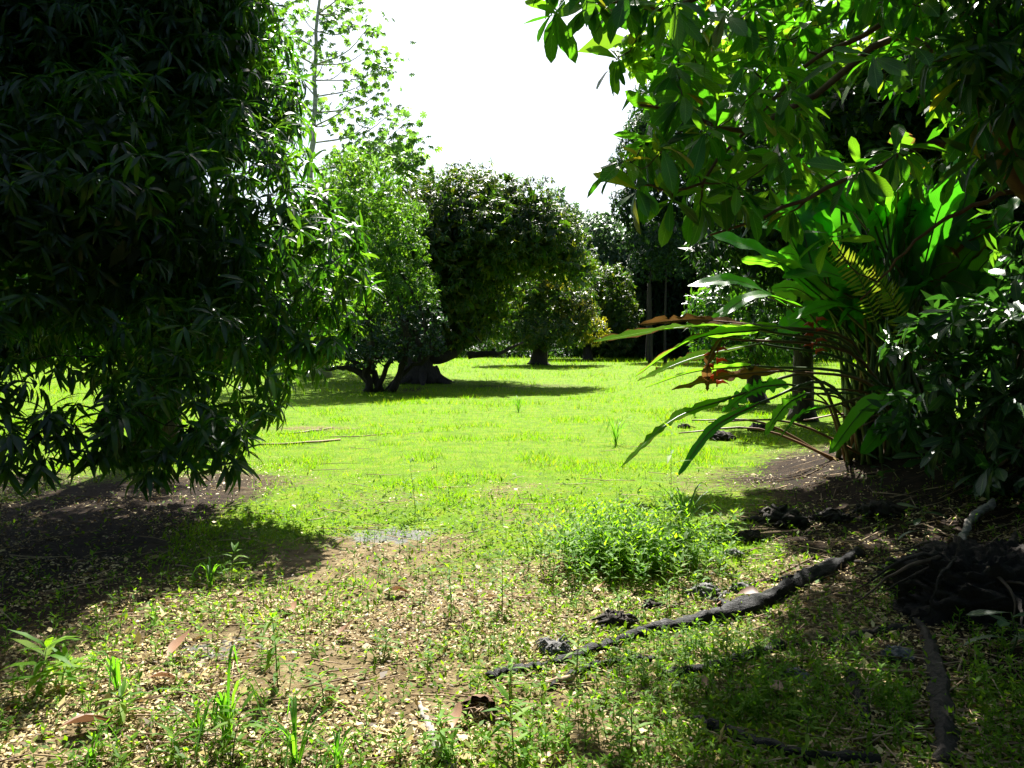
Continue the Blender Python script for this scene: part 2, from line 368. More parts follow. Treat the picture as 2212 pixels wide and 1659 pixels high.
# tubes -----------------------------------------------------------------
def tube_arrays(pts, rad, sides=8, rough=0.0):
    pts = np.asarray(pts, float); n = len(pts); rad = np.asarray(rad, float) * np.ones(n)
    t = np.gradient(pts, axis=0); t = nrm(t)
    ref = np.array([0.0, 0, 1]) if abs(t[0][2]) < .8 else np.array([1.0, 0, 0])
    x = np.cross(t[0], ref); x /= np.linalg.norm(x)
    V = []; U = []
    ph = rng.uniform(0, 6)
    for i in range(n):
        x = x - t[i] * np.dot(x, t[i]); x /= max(np.linalg.norm(x), 1e-9); y = np.cross(t[i], x)
        for k in range(sides):
            a = 2 * math.pi * k / sides
            r = rad[i] * (1 + rough * (math.sin(3 * a + ph + i * .35) * .4 + (float(vnoise(4 * math.cos(a) + ph, i * .55 + 2 * math.sin(a), 7)) - .5) * 1.6))
            V.append(pts[i] + x * math.cos(a) * r + y * math.sin(a) * r); U.append((k / sides, i / n))
    Fc = []
    for i in range(n - 1):
        for k in range(sides):
            k2 = (k + 1) % sides
            Fc.append([i * sides + k, i * sides + k2, (i + 1) * sides + k2, (i + 1) * sides + k])
    Fc.append(list(range(sides))[::-1]); Fc.append([(n - 1) * sides + k for k in range(sides)])
    return np.array(V), Fc, np.array(U)
class Geo:
    def __init__(s): s.V = []; s.F = []; s.U = []; s.n = 0
    def add(s, V, Fc, U=None):
        s.V.append(np.asarray(V, float)); s.F += [[i + s.n for i in f] for f in Fc]
        s.U.append(np.asarray(U, float) if U is not None else np.zeros((len(V), 2))); s.n += len(V)
    def tube(s, pts, rad, sides=8, rough=0.0): s.add(*tube_arrays(pts, rad, sides, rough))
    def build(s, name, mat, parent=None, origin=None, smooth=True):
        V = np.concatenate(s.V)
        if origin is not None: V = V - origin
        Fl = s.F; loops = np.concatenate([np.array(f) for f in Fl]); tot = np.array([len(f) for f in Fl])
        st = np.concatenate([[0], np.cumsum(tot)[:-1]])
        o = link(name, mesh_np(name, V, loops, st, tot, np.concatenate(s.U), smooth), mat, parent)
        if origin is not None and parent is None: o.location = origin
        return o
def curve(ctrl, n=12, wob=0.0):
    c = np.asarray(ctrl, float)
    if len(c) == 2: c = np.stack([c[0], (c[0] + c[1]) / 2, c[1]])
    cc = np.vstack([2 * c[0] - c[1], c, 2 * c[-1] - c[-2]])
    out = []
    seg = len(c) - 1
    for u in np.linspace(0, seg, n):
        i = min(int(u), seg - 1); t = u - i
        p0, p1, p2, p3 = cc[i], cc[i + 1], cc[i + 2], cc[i + 3]
        out.append(.5 * (2 * p1 + (p2 - p0) * t + (2 * p0 - 5 * p1 + 4 * p2 - p3) * t * t + (3 * p1 - p0 - 3 * p2 + p3) * t ** 3))
    out = np.array(out)
    if wob: out[1:-1] += rng.normal(0, wob, (n - 2, 3))
    return out

# crowns -----------------------------------------------------------------
def lobe_points(lobes, per_m2, inner=.25):
    pts, ax = [], []
    C = np.array([l[0] for l in lobes]); Rr = np.array([l[1] for l in lobes])
    for i, (c, r) in enumerate(lobes):
        r = np.asarray(r, float)
        area = 4 * math.pi * ((r[0] * r[1]) ** 1.6 / 3 + (r[0] * r[2]) ** 1.6 / 3 + (r[1] * r[2]) ** 1.6 / 3) ** (1 / 1.6)
        n = int(area * per_m2)
        d = nrm(rng.normal(size=(n, 3)))
        ph = rng.uniform(0, 6, 6)
        bump = 1 + .10 * np.sin(d[:, 0] * 6 + ph[0]) * np.sin(d[:, 1] * 6 + ph[1]) + .10 * np.sin(d[:, 2] * 7 + ph[2]) + .07 * np.sin(d[:, 0] * 13 + ph[3]) * np.sin(d[:, 2] * 12 + ph[4])
        rad = np.where(rng.random(n) < inner, rng.uniform(.5, .9, n), rng.uniform(.86, 1.06, n)) * bump
        p = c + d * r * rad[:, None]
        keep = np.ones(n, bool)
        for j in range(len(lobes)):
            if j == i: continue
            q = np.linalg.norm((p - C[j]) / Rr[j], axis=1)
            keep &= q > .72
        pts.append(p[keep]); ax.append(nrm(d / r)[keep])
    return np.concatenate(pts), np.concatenate(ax)
def rosettes(pts, ax, k, length, spread=1.0, droop=.45, jit=.25):
    """k leaves round the tip of every twig"""
    n = len(pts)
    ax = nrm(ax + rng.normal(0, .35, (n, 3)) + np.array([0, 0, .15]))
    r1 = nrm(np.cross(ax, rng.normal(size=(n, 3)))); r2 = np.cross(ax, r1)
    j = np.arange(k)
    ang = j[None, :] * 2.4 + rng.uniform(0, 6.3, (n, 1)) + rng.normal(0, .25, (n, k))
    rad = r1[:, None, :] * np.cos(ang)[..., None] + r2[:, None, :] * np.sin(ang)[..., None]
    out = rng.uniform(.15, .75, (n, k, 1))
    dr = rad * spread + ax[:, None, :] * out + np.array([0, 0, -1.0]) * (droop + rng.normal(0, jit, (n, k, 1)))
    dr = nrm(dr)
    org = pts[:, None, :] + ax[:, None, :] * (out - .4) * length * .5 + rng.normal(0, .03 * length, (n, k, 3))
    up = nrm(rad * -.2 + np.array([0, 0, 1.0]) + ax[:, None, :] * .5 + rng.normal(0, .35, (n, k, 3)))
    sc = length * rng.uniform(.6, 1.15, (n, k))
    return org.reshape(-1, 3), dr.reshape(-1, 3), up.reshape(-1, 3), sc.ravel()
def core_leaves(lobes, density, size):
    O, n_all = [], 0
    for c, r in lobes:
        n = int(4.2 * r[0] * r[1] * r[2] * density) + 1
        d = nrm(rng.normal(size=(n, 3))); O.append(c + d * np.asarray(r) * (rng.random((n, 1)) ** .4) * .74)
    O = np.concatenate(O); n = len(O)
    return O, nrm(rng.normal(size=(n, 3))), nrm(rng.normal(size=(n, 3))), size * rng.uniform(.7, 1.3, n)
def make_foliage(root, protos, mat, org, dr, up, sc, n_ind=0, name='foliage', leaf_name='leaf', core=None):
    base = np.array(root.location); Mx = frames(dr, up); org = org - base
    which = rng.integers(0, len(protos), len(org))
    lod = np.zeros(len(org), bool)
    if protos in (MANGO, OBOV):      # leaves out of view or on the far side of a crown are simpler
        q_ = to_px(org + base); far = (org + base)[:, 1] > np.median((org + base)[:, 1]) + .15
        lod = far | (q_[:, 0] < -20) | (q_[:, 0] > 1044) | (q_[:, 1] < -20)
    ind = np.zeros(len(org), bool)
    if n_ind:
        px = to_px(org + base); size = sc / px[:, 2] * F
        vis = (px[:, 0] > -5) & (px[:, 0] < 1029) & (px[:, 1] > -5) & (px[:, 1] < 773)
        score = np.where(vis, size * rng.uniform(.8, 1.2, len(size)), -1)
        order = np.argsort(-score)[:n_ind]; order = order[score[order] > 0]
        ind[order] = True
        metas = [p.mesh(leaf_name) for p in protos]
        for m_ in metas: m_.materials.append(mat)
        for i in order:
            o = bpy.data.objects.new(leaf_name, metas[which[i]]); COL.objects.link(o); o.parent = root
            mm = Matrix(Mx[i].tolist()).to_4x4(); mm = Matrix.Translation(org[i].tolist()) @ mm @ Matrix.Scale(float(sc[i]), 4)
            o.matrix_local = mm
    b = []
    for q in range(len(protos)):
        s = (which == q) & ~ind & ~lod
        b.append((protos[q], org[s], Mx[s], sc[s]))
    s = lod & ~ind
    if s.any(): b.append((LOW[0] if protos is MANGO else LOW[1], org[s], Mx[s], sc[s]))
    if core is not None:
        co, cdir, cu, cs = core; b.append((CORE, co - base, frames(cdir, cu), cs))
    o = link(name, combine(b, name), mat, root); o['kind'] = 'stuff' if n_ind else 'thing'
    if not n_ind: del o['kind']
    return o
def crown(root, lobes, per_m2, length, mat, protos=MANGO, k=10, droop=.45, n_ind=0, inner=.25, spread=1.0, name='crown', core=0, core_size=2.0):
    p, a = lobe_points(lobes, per_m2, inner)
    o, d, u, s = rosettes(p, a, k, length, spread, droop)
    return make_foliage(root, protos, mat, o, d, u, s, n_ind, name if not n_ind else 'foliage', core=core_leaves(lobes, core, length * core_size) if core else None)
def limbs(root, trunk_pts, trunk_r, tips, mat=None, name='trunk', sides=10, limb_r=.35, rough=.12, droopy=.15, flare=1.0):
    g = Geo(); base = np.array(root.location)
    tp = curve(trunk_pts, 14, .0); rr = np.interp(np.linspace(0, 1, 14), np.linspace(0, 1, len(trunk_r)), trunk_r)
    if flare > 1: rr[0] *= flare; rr[1] *= 1 + (flare - 1) * .35
    g.tube(tp - base, rr, sides, rough)
    skel = [(tp[i], rr[i]) for i in range(4, 14)]
    tips = sorted(tips, key=lambda t: np.linalg.norm(np.asarray(t) - tp[-1]))
    for t in tips:
        t = np.asarray(t, float)
        ds = [np.linalg.norm(t - s[0]) + (0.6 * max(0, s[0][2] - t[2])) for s in skel]
        i = int(np.argmin(ds)); s0, r0 = skel[i]
        L_ = np.linalg.norm(t - s0)
        mid = (s0 + t) / 2 + np.array([0, 0, L_ * droopy]) + rng.normal(0, .06 * L_, 3)
        n = 7; c = curve([s0, mid, t], n, .012 * L_)
        r_ = np.linspace(min(r0 * .75, limb_r), max(.006, min(r0 * .25, .05)), n)
        g.tube(c - base, r_, max(5, sides - 4), rough)
        skel += [(c[q], r_[q]) for q in range(2, n)]
    return g.build(name, mat or M['bark'], root)
def lumpy(lobes, n=3, q=.45):
    out = list(lobes)
    for c, r_ in lobes:
        for _ in range(n):
            d = nrm(rng.normal(size=3) + [0, -.4, .35]); k = q * R.uniform(.7, 1.25)
            out.append((c + d * r_ * (1.02 - k * .35), r_ * k))
    return out
def mk_lobes(lst): return [(P(a, b, Y), np.array([rx, ry, rz])) for (a, b, Y, rx, ry, rz) in lst]

# ------------------------------------------------------------------ ground cover masks
def lawn(x, y):
    n = fbm(x * .7, y * .7, 21)
    g = sst(4.4, 7.4, y + (n - .5) * 2.2) * .78 + .36
    g = g - .9 * sst(.35, .75, n) * (1 - sst(6.5, 10, y)) * .6
    left = sst(0, 1.2, (-2.0 - x) - .12 * np.maximum(y - 6, 0)) * (1 - sst(9, 12, y)) * sst(2, 4.4, y)
    g = g - .75 * left
    right = sst(-.2, 1.2, x - (1.55 + .19 * (y - 5))) * (1 - sst(11, 13.5, y)) * sst(3.7, 4.6, y)
    g = g - .8 * right
    near_r = sst(0, .6, x - .2) * (1 - sst(4.2, 4.8, y))
    g = g + .35 * near_r * (1 - right)
    def blob(cx, cy, rx, ry, a):
        return a * np.exp(-(((x - cx) / rx) ** 2 + ((y - cy) / ry) ** 2) * (1 + .8 * (n - .5)))
    g = g - blob(-3.9, 15.5, 1.4, .7, .8) - blob(-2.6, 12.6, 1.0, .35, .5) - blob(.3, 8.8, .8, .5, .4) - blob(-1.0, 6.6, .8, .5, .7) - .35 * sst(.52, .7, vnoise(x * 1.9, y * 1.1, 91)) * (1 - sst(9, 14, y)) - .25 * sst(.6, .8, vnoise(x * .8, y * .5, 93)) - blob(.7, 5.9, .6, .45, .6)
    g = g + blob(1.0, 6.4, .7, .6, .5) + blob(-1.2, 12.5, 3, 2, .3) - .55 * np.exp(-((x + 2.5) / 6.0) ** 4 - ((y - 30.5) / 3.2) ** 4)  # last term thins grass where the old mango's shade is painted
    return np.clip(g, 0, 1.1)
def wet(x, y):
    return .85 * np.exp(-(((x + 1.05) / .45) ** 2 + ((y - 6.75) / .36) ** 2)) + .6 * np.exp(-(((x + 1.5) / .35) ** 2 + ((y - 4.1) / .35) ** 2))

def shaded_soil(x, y):                     # dark soil of the bank and tree feet, with their shade painted in
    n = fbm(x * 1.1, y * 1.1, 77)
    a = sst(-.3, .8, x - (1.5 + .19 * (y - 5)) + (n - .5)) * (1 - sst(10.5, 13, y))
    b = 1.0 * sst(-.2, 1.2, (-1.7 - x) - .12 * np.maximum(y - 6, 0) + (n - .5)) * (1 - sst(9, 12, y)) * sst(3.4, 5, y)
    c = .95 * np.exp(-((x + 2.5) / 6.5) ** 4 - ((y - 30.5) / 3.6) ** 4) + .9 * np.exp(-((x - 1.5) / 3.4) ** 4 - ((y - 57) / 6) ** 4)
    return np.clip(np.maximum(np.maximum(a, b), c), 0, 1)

# ================================================================== STRUCTURE
def build_ground():
    u = np.linspace(-1, 1, 230); xs = np.sinh(u * 5.2) / math.sinh(5.2) * 700
    v = np.linspace(0, 1, 260); ys = -12 + 0 * v; ys = np.sinh((v * 1.12 - .12) * 6.0) / math.sinh(6.0) * 900 + 4.0
    xs = np.sort(xs); X, Y = np.meshgrid(xs, ys)
    Z = ground_z(X, Y)
    V = np.stack([X.ravel(), Y.ravel(), Z.ravel()], 1)
    nx, ny = len(xs), len(ys)
    i = (np.arange(ny - 1)[:, None] * nx + np.arange(nx - 1)[None, :]).ravel()
    Fq = np.stack([i, i + 1, i + nx + 1, i + nx], 1)
    me = mesh_np('ground', V, Fq.ravel(), np.arange(len(Fq)) * 4, np.full(len(Fq), 4))
    at = me.attributes.new('cover', 'FLOAT_VECTOR', 'POINT')
    d = np.stack([lawn(X, Y).ravel(), wet(X, Y).ravel(), shaded_soil(X, Y).ravel()], 1)
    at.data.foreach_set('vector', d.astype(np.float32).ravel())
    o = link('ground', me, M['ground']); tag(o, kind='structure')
build_ground()

# ================================================================== TREES
# 1 -- the big dark mango on the left
def left_mango():
    root = thing('mango_tree', on_ground(-4.9, 10.9), 'huge dark mango tree filling the left side, long leaves drooping almost to the ground', 'tree')
    L_ = [(20, 40, 11, 2.8, 2.4, 2.6), (160, -70, 11.4, 1.6, 1.8, 1.9), (195, 90, 10.8, 1.3, 1.5, 1.5), (250, 180, 10.2, .9, 1.1, .85),
          (300, 262, 9.6, .82, .8, .72), (283, 335, 9.5, .62, .7, .55), (200, 285, 8.4, .95, 1.0, .95), (195, 372, 7.2, .78, .7, .7),
          (165, 425, 6.6, .52, .45, .42), (215, 440, 6.4, .28, .25, .30), (90, 200, 9, 1.5, 1.4, 1.35), (-20, 235, 9.2, 1.3, 1.2, 1.1),
          (110, 330, 7.8, .8, .8, .45), (28, 442, 5.7, .33, .3, .22), (85, 428, 6.0, .26, .3, .2), (-40, 380, 6.2, .5, .5, .5),
          (-60, -250, 12, 3.4, 3.2, 2.6), (130, -300, 12, 2.4, 2.6, 1.6), (-260, 60, 11, 3.0, 2.8, 3.4),
          (225, 30, 11.0, .7, .9, 1.0), (302, 215, 10.4, .5, .6, .45), (258, 100, 10.8, .5, .6, .6), (330, 250, 9.4, .42, .45, .36), (318, 318, 9.2, .36, .4, .42),
          (185, -175, 10.2, 1.5, 1.7, 1.5), (60, -190, 10.2, 2.0, 1.8, 1.7), (-80, -190, 9.8, 2.0, 1.8, 1.8), (215, -130, 10.4, 1.0, 1.2, 1.0), (-90, 120, 8.2, 1.5, 1.4, 1.5), (120, -330, 10.6, 2.0, 2.0, 1.4),
          (100, -235, 8.7, 1.3, 1.1, .9), (0, -235, 8.5, 1.5, 1.1, 1.0), (205, -190, 8.8, .85, .9, .8), (-90, -220, 8.2, 1.4, 1.1, 1.0), (-60, -260, 7.4, 1.2, 1, .8), (60, -280, 7.5, 1.1, .9, .7)]
    top = [(np.array(c), np.array(q)) for c, q in (((-3.6, 10.0, 8.6), (1.0, .9, .8)), ((-5.0, 9.9, 8.8), (1.2, 1.0, .8)), ((-6.6, 9.6, 8.8), (1.4, 1.0, .9)), ((-3.4, 9.4, 7.7), (.75, .8, .7)), ((-3.1, 10.9, 8.5), (.85, 1.0, .8)), ((-4.3, 11.0, 8.9), (1.1, 1.0, .8)), ((-4.4, 13.2, 6.2), (.9, 1.1, .8)), ((-6.2, 13.2, 6.0), (1.2, 1.2, 1.0)), ((-8.2, 13.0, 6.0), (1.4, 1.2, 1.1)))]
    L_ = [(a, b_, Y * .83, rx * .83, ry * .83, rz * .83) if Y >= 8.9 else (a, b_, Y, rx, ry, rz) for (a, b_, Y, rx, ry, rz) in L_]
    lobes = mk_lobes(L_) + top
    crown(root, lobes, 20, .24, M['mango'], MANGO, 10, .6, 300, .35)
    inner = [l for l, q in zip(lobes, L_) if q[0] < 235 and q[1] < 320]
    co = core_leaves(inner, 190, .24)
    cl_ = link('foliage', combine([(CORE, co[0] - np.array(root.location), frames(co[1], co[2]), co[3])], 'foliage'), M['mango'], root); cl_['kind'] = 'stuff'
    tips = [c for c, r in lobes] + [c + np.array([r[0] * .6, 0, -r[2] * .3]) for c, r in lobes[:12]]
    b = np.array(root.location)
    limbs(root, [b, b + [.1, .0, 1.4], b + [.3, -.2, 3.2], b + [0, 0, 5.2]], [.32, .28, .24, .16], tips, limb_r=.14, flare=1.2)
left_mango()

# 2 -- pale thin trunk with palmate leaves
def pale_tree():
    b = G(318, 377); root = thing('pale_trunk_tree', b, 'tall thin tree with pale straight trunk and sparse hand-shaped leaves against the sky', 'tree')
    Y = b[1]
    tips = [(640, 100), (615, 80), (722, 30), (760, 60), (790, 110), (742, 150), (780, 185), (820, 150), (845, 130), (705, 225), (760, 215), (630, 190),
            (700, 130), (655, 250), (850, 240), (800, 262), (765, 290), (880, 305), (828, 300), (738, 10), (650, 20), (600, 30), (835, 335), (900, 320), (720, 260), (640, 140),
            (795, 60), (830, 190), (870, 270), (700, 60), (770, 10), (750, 330), (800, 340), (620, 230), (710, -40), (660, -60), (760, -50)]
    T = [D(x, y, Y + R.uniform(-1.6, 1.6)) for x, y in tips]
    g = Geo(); tr = curve([b, D(690, 600, Y), D(670, 400, Y), D(680, 250, Y), D(682, 90, Y), D(698, -80, Y)], 24, .03)
    g.tube(tr - b, np.interp(np.linspace(0, 1, 24), [0, .06, .3, 1], [.7, .28, .16, .05]), 10, .04)
    for t in T:
        # branches leave the trunk lower down and curve up
        j = int(np.argmin(np.abs(tr[:, 2] - (t[2] - .35 * abs(t[0] - tr[-1][0]) - .6)))); s = tr[j]
        mid = s * .4 + t * .6 + np.array([0, 0, -.12 * np.linalg.norm(t - s)])
        g.tube(curve([s, mid, t], 8) - b, np.linspace(.04, .012, 8), 5)
    g.build('trunk', M['pale_bark'], root)
    pts = np.concatenate([np.array(t) + rng.normal(0, 1, (24, 3)) * [.5, .5, .32] for t in T]); ax = nrm(rng.normal(0, .6, pts.shape) + [0, 0, .6])
    o, d, u, s = rosettes(pts, ax, 1, .46, 1.0, .9, .5)
    make_foliage(root, PALM8, M['lime_mid'], o, d, u, s, 0, 'crown')
M['lime_mid'] = leaf_mat('palmate_leaf', [(0, (.035, .08, .018)), (1, (.07, .13, .026))], [(0, (.11, .28, .03)), (1, (.22, .42, .04))], tmix=.5, rough=.45, spec=.35)
pale_tree()

def tree(name, label, base, lobes, mat, per_m2, length, protos, k, droop=.45, trunk_r=.4, bark='bark', lean=(0, 0, 0), extra=(), inner=.2, group=None, hgt=None, limb_r=None, core=0, lump=False):
    root = thing(name, base, label, 'tree', group)
    if lump: lobes = lumpy(lobes, 2)
    crown(root, lobes, per_m2, length, mat, protos, k, droop, 0, inner, core=core or (9 if length < .35 else 4.5) * (.3 / length) ** 1.5, core_size=2.0)
    b = np.array(base); cc = np.mean([c for c, r in lobes], axis=0)
    top = b + np.array([lean[0], lean[1], (hgt or (cc[2] - b[2]) * .75)])
    tips = [c for c, r in lobes] + list(extra)
    limbs(root, [b, b * .6 + top * .4 + rng.normal(0, .05, 3), top], [trunk_r, trunk_r * .75, trunk_r * .5], tips, M[bark], limb_r=limb_r or trunk_r * .5, flare=1.35)
    return root

# 3 -- the light green tree with many stems, in front of the old mango
def light_tree():
    b = G(378, 392); Y = b[1]
    lob = mk_lobes([(352, 205, Y, 1.1, 1.2, 1.0), (385, 225, Y + .5, 1.2, 1.3, 1.2), (362, 262, Y - .5, 1.3, 1.3, 1.1), (405, 250, Y, .8, .9, .7), (410, 218, Y + 1.5, .7, .8, .6), (424, 285, Y + 1, .6, .7, .6), (395, 290, Y - .6, 1.0, 1.1, .8),
                    (350, 310, Y, 1.2, 1.2, 1.0), (345, 170, Y + 1, .8, .9, .8), (380, 185, Y + 1, .9, .9, .7), (425, 295, Y - .3, .5, .6, .35), (330, 240, Y, .9, 1, 1)])
    root = thing('light_green_tree', b, 'light green feathery tree left of the old mango, bright in its upper branches', 'tree')
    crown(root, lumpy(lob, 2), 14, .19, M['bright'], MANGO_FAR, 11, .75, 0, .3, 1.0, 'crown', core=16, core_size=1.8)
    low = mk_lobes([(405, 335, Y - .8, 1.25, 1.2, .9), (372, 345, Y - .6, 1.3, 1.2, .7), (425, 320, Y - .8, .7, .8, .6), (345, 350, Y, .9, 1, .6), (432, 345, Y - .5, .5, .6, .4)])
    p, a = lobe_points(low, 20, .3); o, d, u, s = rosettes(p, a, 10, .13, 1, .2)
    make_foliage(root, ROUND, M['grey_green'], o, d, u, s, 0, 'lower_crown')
    g = Geo()
    for k in range(6):
        x0 = -0.9 + k * .36
        s0 = b + [x0 * .5, rng.uniform(-.2, .2), 0]; s0[2] = float(ground_z(s0[0], s0[1]))
        t = lob[R.randrange(len(lob))][0]
        t2 = low[k % len(low)][0]
        g.tube(curve([s0, s0 * .6 + t2 * .4 + [x0 * .3, 0, .2], t2, t], 14, .04) - b, np.linspace(.15 if k % 2 else .1, .03, 14), 7, .1)
    # a low limb reaching left along the ground
    g.tube(curve([b + [-.2, 0, .3], D(770, 800, Y), D(740, 795, Y), D(700, 798, Y)], 10, .02) - b, np.linspace(.16, .05, 10), 7, .1)
    g.build('trunk', M['bark'], root)
light_tree()

# 4 -- the old mango in the middle
def old_mango():
    b = G(424, 383); Y = b[1]
    lob = mk_lobes([(425, 216, Y + 1, 2.1, 2.4, 1.7), (470, 203, Y + 1, 2.2, 2.6, 1.7), (507, 226, Y, 2.0, 2.6, 1.7), (538, 232, Y, 1.6, 2.2, 1.5), (556, 238, Y, 1.2, 1.6, 1.0),
                    (455, 250, Y - 1.5, 2.4, 2.4, 2.0), (503, 246, Y - 1.5, 2.0, 2.2, 1.2), (420, 270, Y - 1, 2.0, 2.2, 2.0), (450, 300, Y - .5, 1.9, 2.2, 1.5), (538, 246, Y - 1, 1.3, 1.6, .8), (470, 200, Y, 1.6, 1.8, 1.1), (488, 222, Y - .5, 2.4, 2.4, 1.9), (525, 232, Y - .5, 2.1, 2.2, 1.5), (555, 255, Y - .5, 1.5, 1.8, 1.0), (576, 268, Y, 1.0, 1.3, .8), (450, 225, Y - 1, 2.2, 2.2, 2.0), (430, 325, Y + 2, 2.2, 2.4, 1.3), (462, 305, Y + 2, 1.7, 2.2, 1.5), (484, 300, Y + 2, 1.5, 2.0, 1.9), (500, 275, Y + 2, 1.6, 2.0, 1.2), (350, 300, Y + 2, 2.2, 2.6, 2.0), (460, 325, Y, 1.4, 1.8, .9), (390, 230, Y + 2, 2.0, 2.2, 2)])
    root = thing('old_mango_tree', b, 'big old mango tree with wide rounded olive green crown and thick leaning black trunk', 'tree')
    crown(root, lumpy(lob, 2, .4), 6.4, .29, M['mango_young'], MANGO_FAR, 10, .55, 0, .3, core=14, core_size=2.0)
    g = Geo()
    t0 = curve([b + [0, 0, -.1], D(905, 780, Y), D(925, 740, Y), D(930, 640, Y), D(960, 560, Y)], 14)
    g.tube(t0 - b, np.interp(np.linspace(0, 1, 14), [0, .12, .5, 1], [.78, .6, .5, .3]), 20, .35)
    for q in range(7):
        a = 6.28 * q / 7 + .3; e = np.array([math.cos(a), math.sin(a), 0]); g.tube(curve([e * .35 + [0, 0, .6], e * .7 + [0, 0, .2], e * R.uniform(1.1, 1.7) + [0, 0, -.08]], 8), np.linspace(.26, .06, 8), 7, .2)
    for pts, r0 in (([D(925, 775, Y), D(960, 772, Y), D(1000, 745, Y + .5), D(1040, 700, Y + 1), D(1060, 640, Y + 1)], .28),
                    ([D(1010, 768, Y), D(1040, 765, Y), D(1080, 762, Y - .5), D(1130, 740, Y)], .16),
                    ([D(925, 760, Y), D(990, 715, Y), D(1030, 640, Y), D(1100, 520, Y)], .3),
                    ([D(905, 760, Y), D(880, 700, Y), D(840, 620, Y), D(800, 500, Y)], .26),
                    ([D(900, 790, Y), D(860, 770, Y), D(830, 730, Y), D(800, 690, Y)], .2),
                    ([D(905, 790, Y), D(880, 740, Y - 1), D(850, 700, Y - 1), D(850, 620, Y - 1)], .18),
                    ([D(905, 820, Y), D(940, 838, Y - .5), D(980, 842, Y - 1)], .12), ([D(930, 700, Y), D(960, 690, Y), D(1000, 700, Y - 1.0), D(1040, 740, Y - 1)], .1)):
        c = curve(pts, 12, .03); g.tube(c - b, np.linspace(r0, r0 * .3, 12), 8, .12)
    g.build('trunk', M['bark'], root)
old_mango()

# 5 -- small mango with yellowish crown and its neighbours
bt = G(539, 365); Yt = bt[1]
tree('small_mango_tree', 'small round mango tree with yellowish leaves on its right side, on a short black trunk', bt,
     mk_lobes([(518, 300, Yt, 2.3, 2.2, 2.2), (550, 293, Yt, 2.4, 2.2, 2.2), (510, 330, Yt - .3, 1.4, 1.6, 1.2), (545, 332, Yt - 1, 2.2, 2.0, 1.1), (575, 322, Yt, 1.4, 1.6, 1.4), (535, 285, Yt, 1.4, 1.5, 1.0)]),
     M['mango_young'], 6.5, .30, MANGO_FAR, 9, lump=True, trunk_r=.62, hgt=2.2, limb_r=.3)
yr = bpy.data.objects['small_mango_tree']
p_, a_ = lobe_points(mk_lobes([(575, 310, Yt - .8, 1.2, 1.0, 1.2), (592, 330, Yt - .4, 1.0, 1.2, 1.0), (550, 280, Yt - 1.3, 1.0, .7, .6)]), 9, .1)
o_, d_, u_, s_ = rosettes(p_, a_, 8, .28, 1, .4)
make_foliage(yr, MANGO_FAR, M['mango_yellow'], o_, d_, u_, s_, 0, 'yellow_crown')
bt2 = on_ground((588 - 512) / F * 66, 66); Y2 = 66
tree('green_orchard_tree', 'round green tree on a thin trunk just right of the yellowish mango', bt2,
     mk_lobes([(597, 300, Y2, 2.6, 2.6, 2.4), (618, 316, Y2, 1.9, 2.0, 2.2), (610, 284, Y2, 1.8, 2.0, 1.6), (585, 280, Y2, 2.0, 2.0, 1.7), (612, 338, Y2, 1.9, 1.8, 1.2), (580, 325, Y2, 2, 2, 1.6), (560, 285, Y2 + 1, 2.2, 2.2, 2)]),
     M['mango_young'], 4.0, .40, MANGO_FAR, 9, lump=True, trunk_r=.4, hgt=2.5)
tree('silver_tree', 'silvery green tree with a pointed top behind the old mango, its right side glinting', on_ground(7.0, 74),
     mk_lobes([(600, 240, 74, 3.0, 3.2, 2.6), (618, 275, 73, 2.2, 2.6, 2.6), (575, 245, 75, 3.0, 3.0, 3.4), (556, 205, 75, 1.1, 1.2, 1.6), (560, 225, 75, 2, 2, 2.0), (625, 300, 72, 1.6, 2, 2), (600, 290, 74, 3, 3, 3), (560, 280, 75, 3, 3, 3)]),
     M['silver'], 3.6, .5, FAR2, 9, trunk_r=.4)
# 6 -- dark trees on the right side of the clearing
tree('dark_forest_tree', 'tall dark tree with ragged crown right of the open sky, on two slender trunks', on_ground(10.6, 62),
     mk_lobes([(648, 200, 62, 2.2, 2.6, 2.2), (630, 205, 62, 1.4, 1.6, 1.4), (646, 150, 63, 2.2, 2.4, 2.6), (680, 190, 62, 2.6, 2.6, 2.6), (665, 240, 62, 3.0, 2.8, 2.0), (622, 165, 62, 1.1, 1, .9), (700, 240, 62, 2.6, 3, 2.4), (652, 245, 61, 1.8, 2, 1.4)]),
     M['dark'], 4.2, .42, FAR2, 9, trunk_r=.3, extra=[P(648, 260, 62), P(668, 265, 62)], hgt=6)
tree('tall_forest_tree', 'tall blue green tree behind the hanging broad leaves, right of the open sky', on_ground(16, 66),
     mk_lobes([(665, 100, 66, 2.4, 2.4, 2.6), (650, 135, 66, 1.8, 2, 2.0), (700, 90, 66, 3.2, 3.0, 3.4), (720, 150, 66, 3.4, 3.4, 3.4), (640, 128, 65, .9, 1, .8), (690, 50, 66, 2.4, 2.4, 2.2), (740, 220, 66, 3.4, 3.4, 3.4)]),
     M['grey_green'], 3.8, .45, FAR2, 9, trunk_r=.4)
# slender trunks standing in the shade
for k, (dx, lab) in enumerate(((1403, 'slender dark sapling left of its twin in the shade of the far wood'), (1437, 'slender dark sapling right of its twin in the shade of the far wood'))):
    bb = on_ground((dx / 2.16 - 512) / F * 56, 56)
    tree('slender_tree', lab, bb, mk_lobes([(dx / 2.16 + (k * 6 - 3), 262, 56, 1.2, 1.3, 1.3), (dx / 2.16 + 4, 235, 56, 1.1, 1.2, 1.1)]), M['dark'], 4, .36, MANGO_FAR, 8, trunk_r=.10, hgt=6.5)
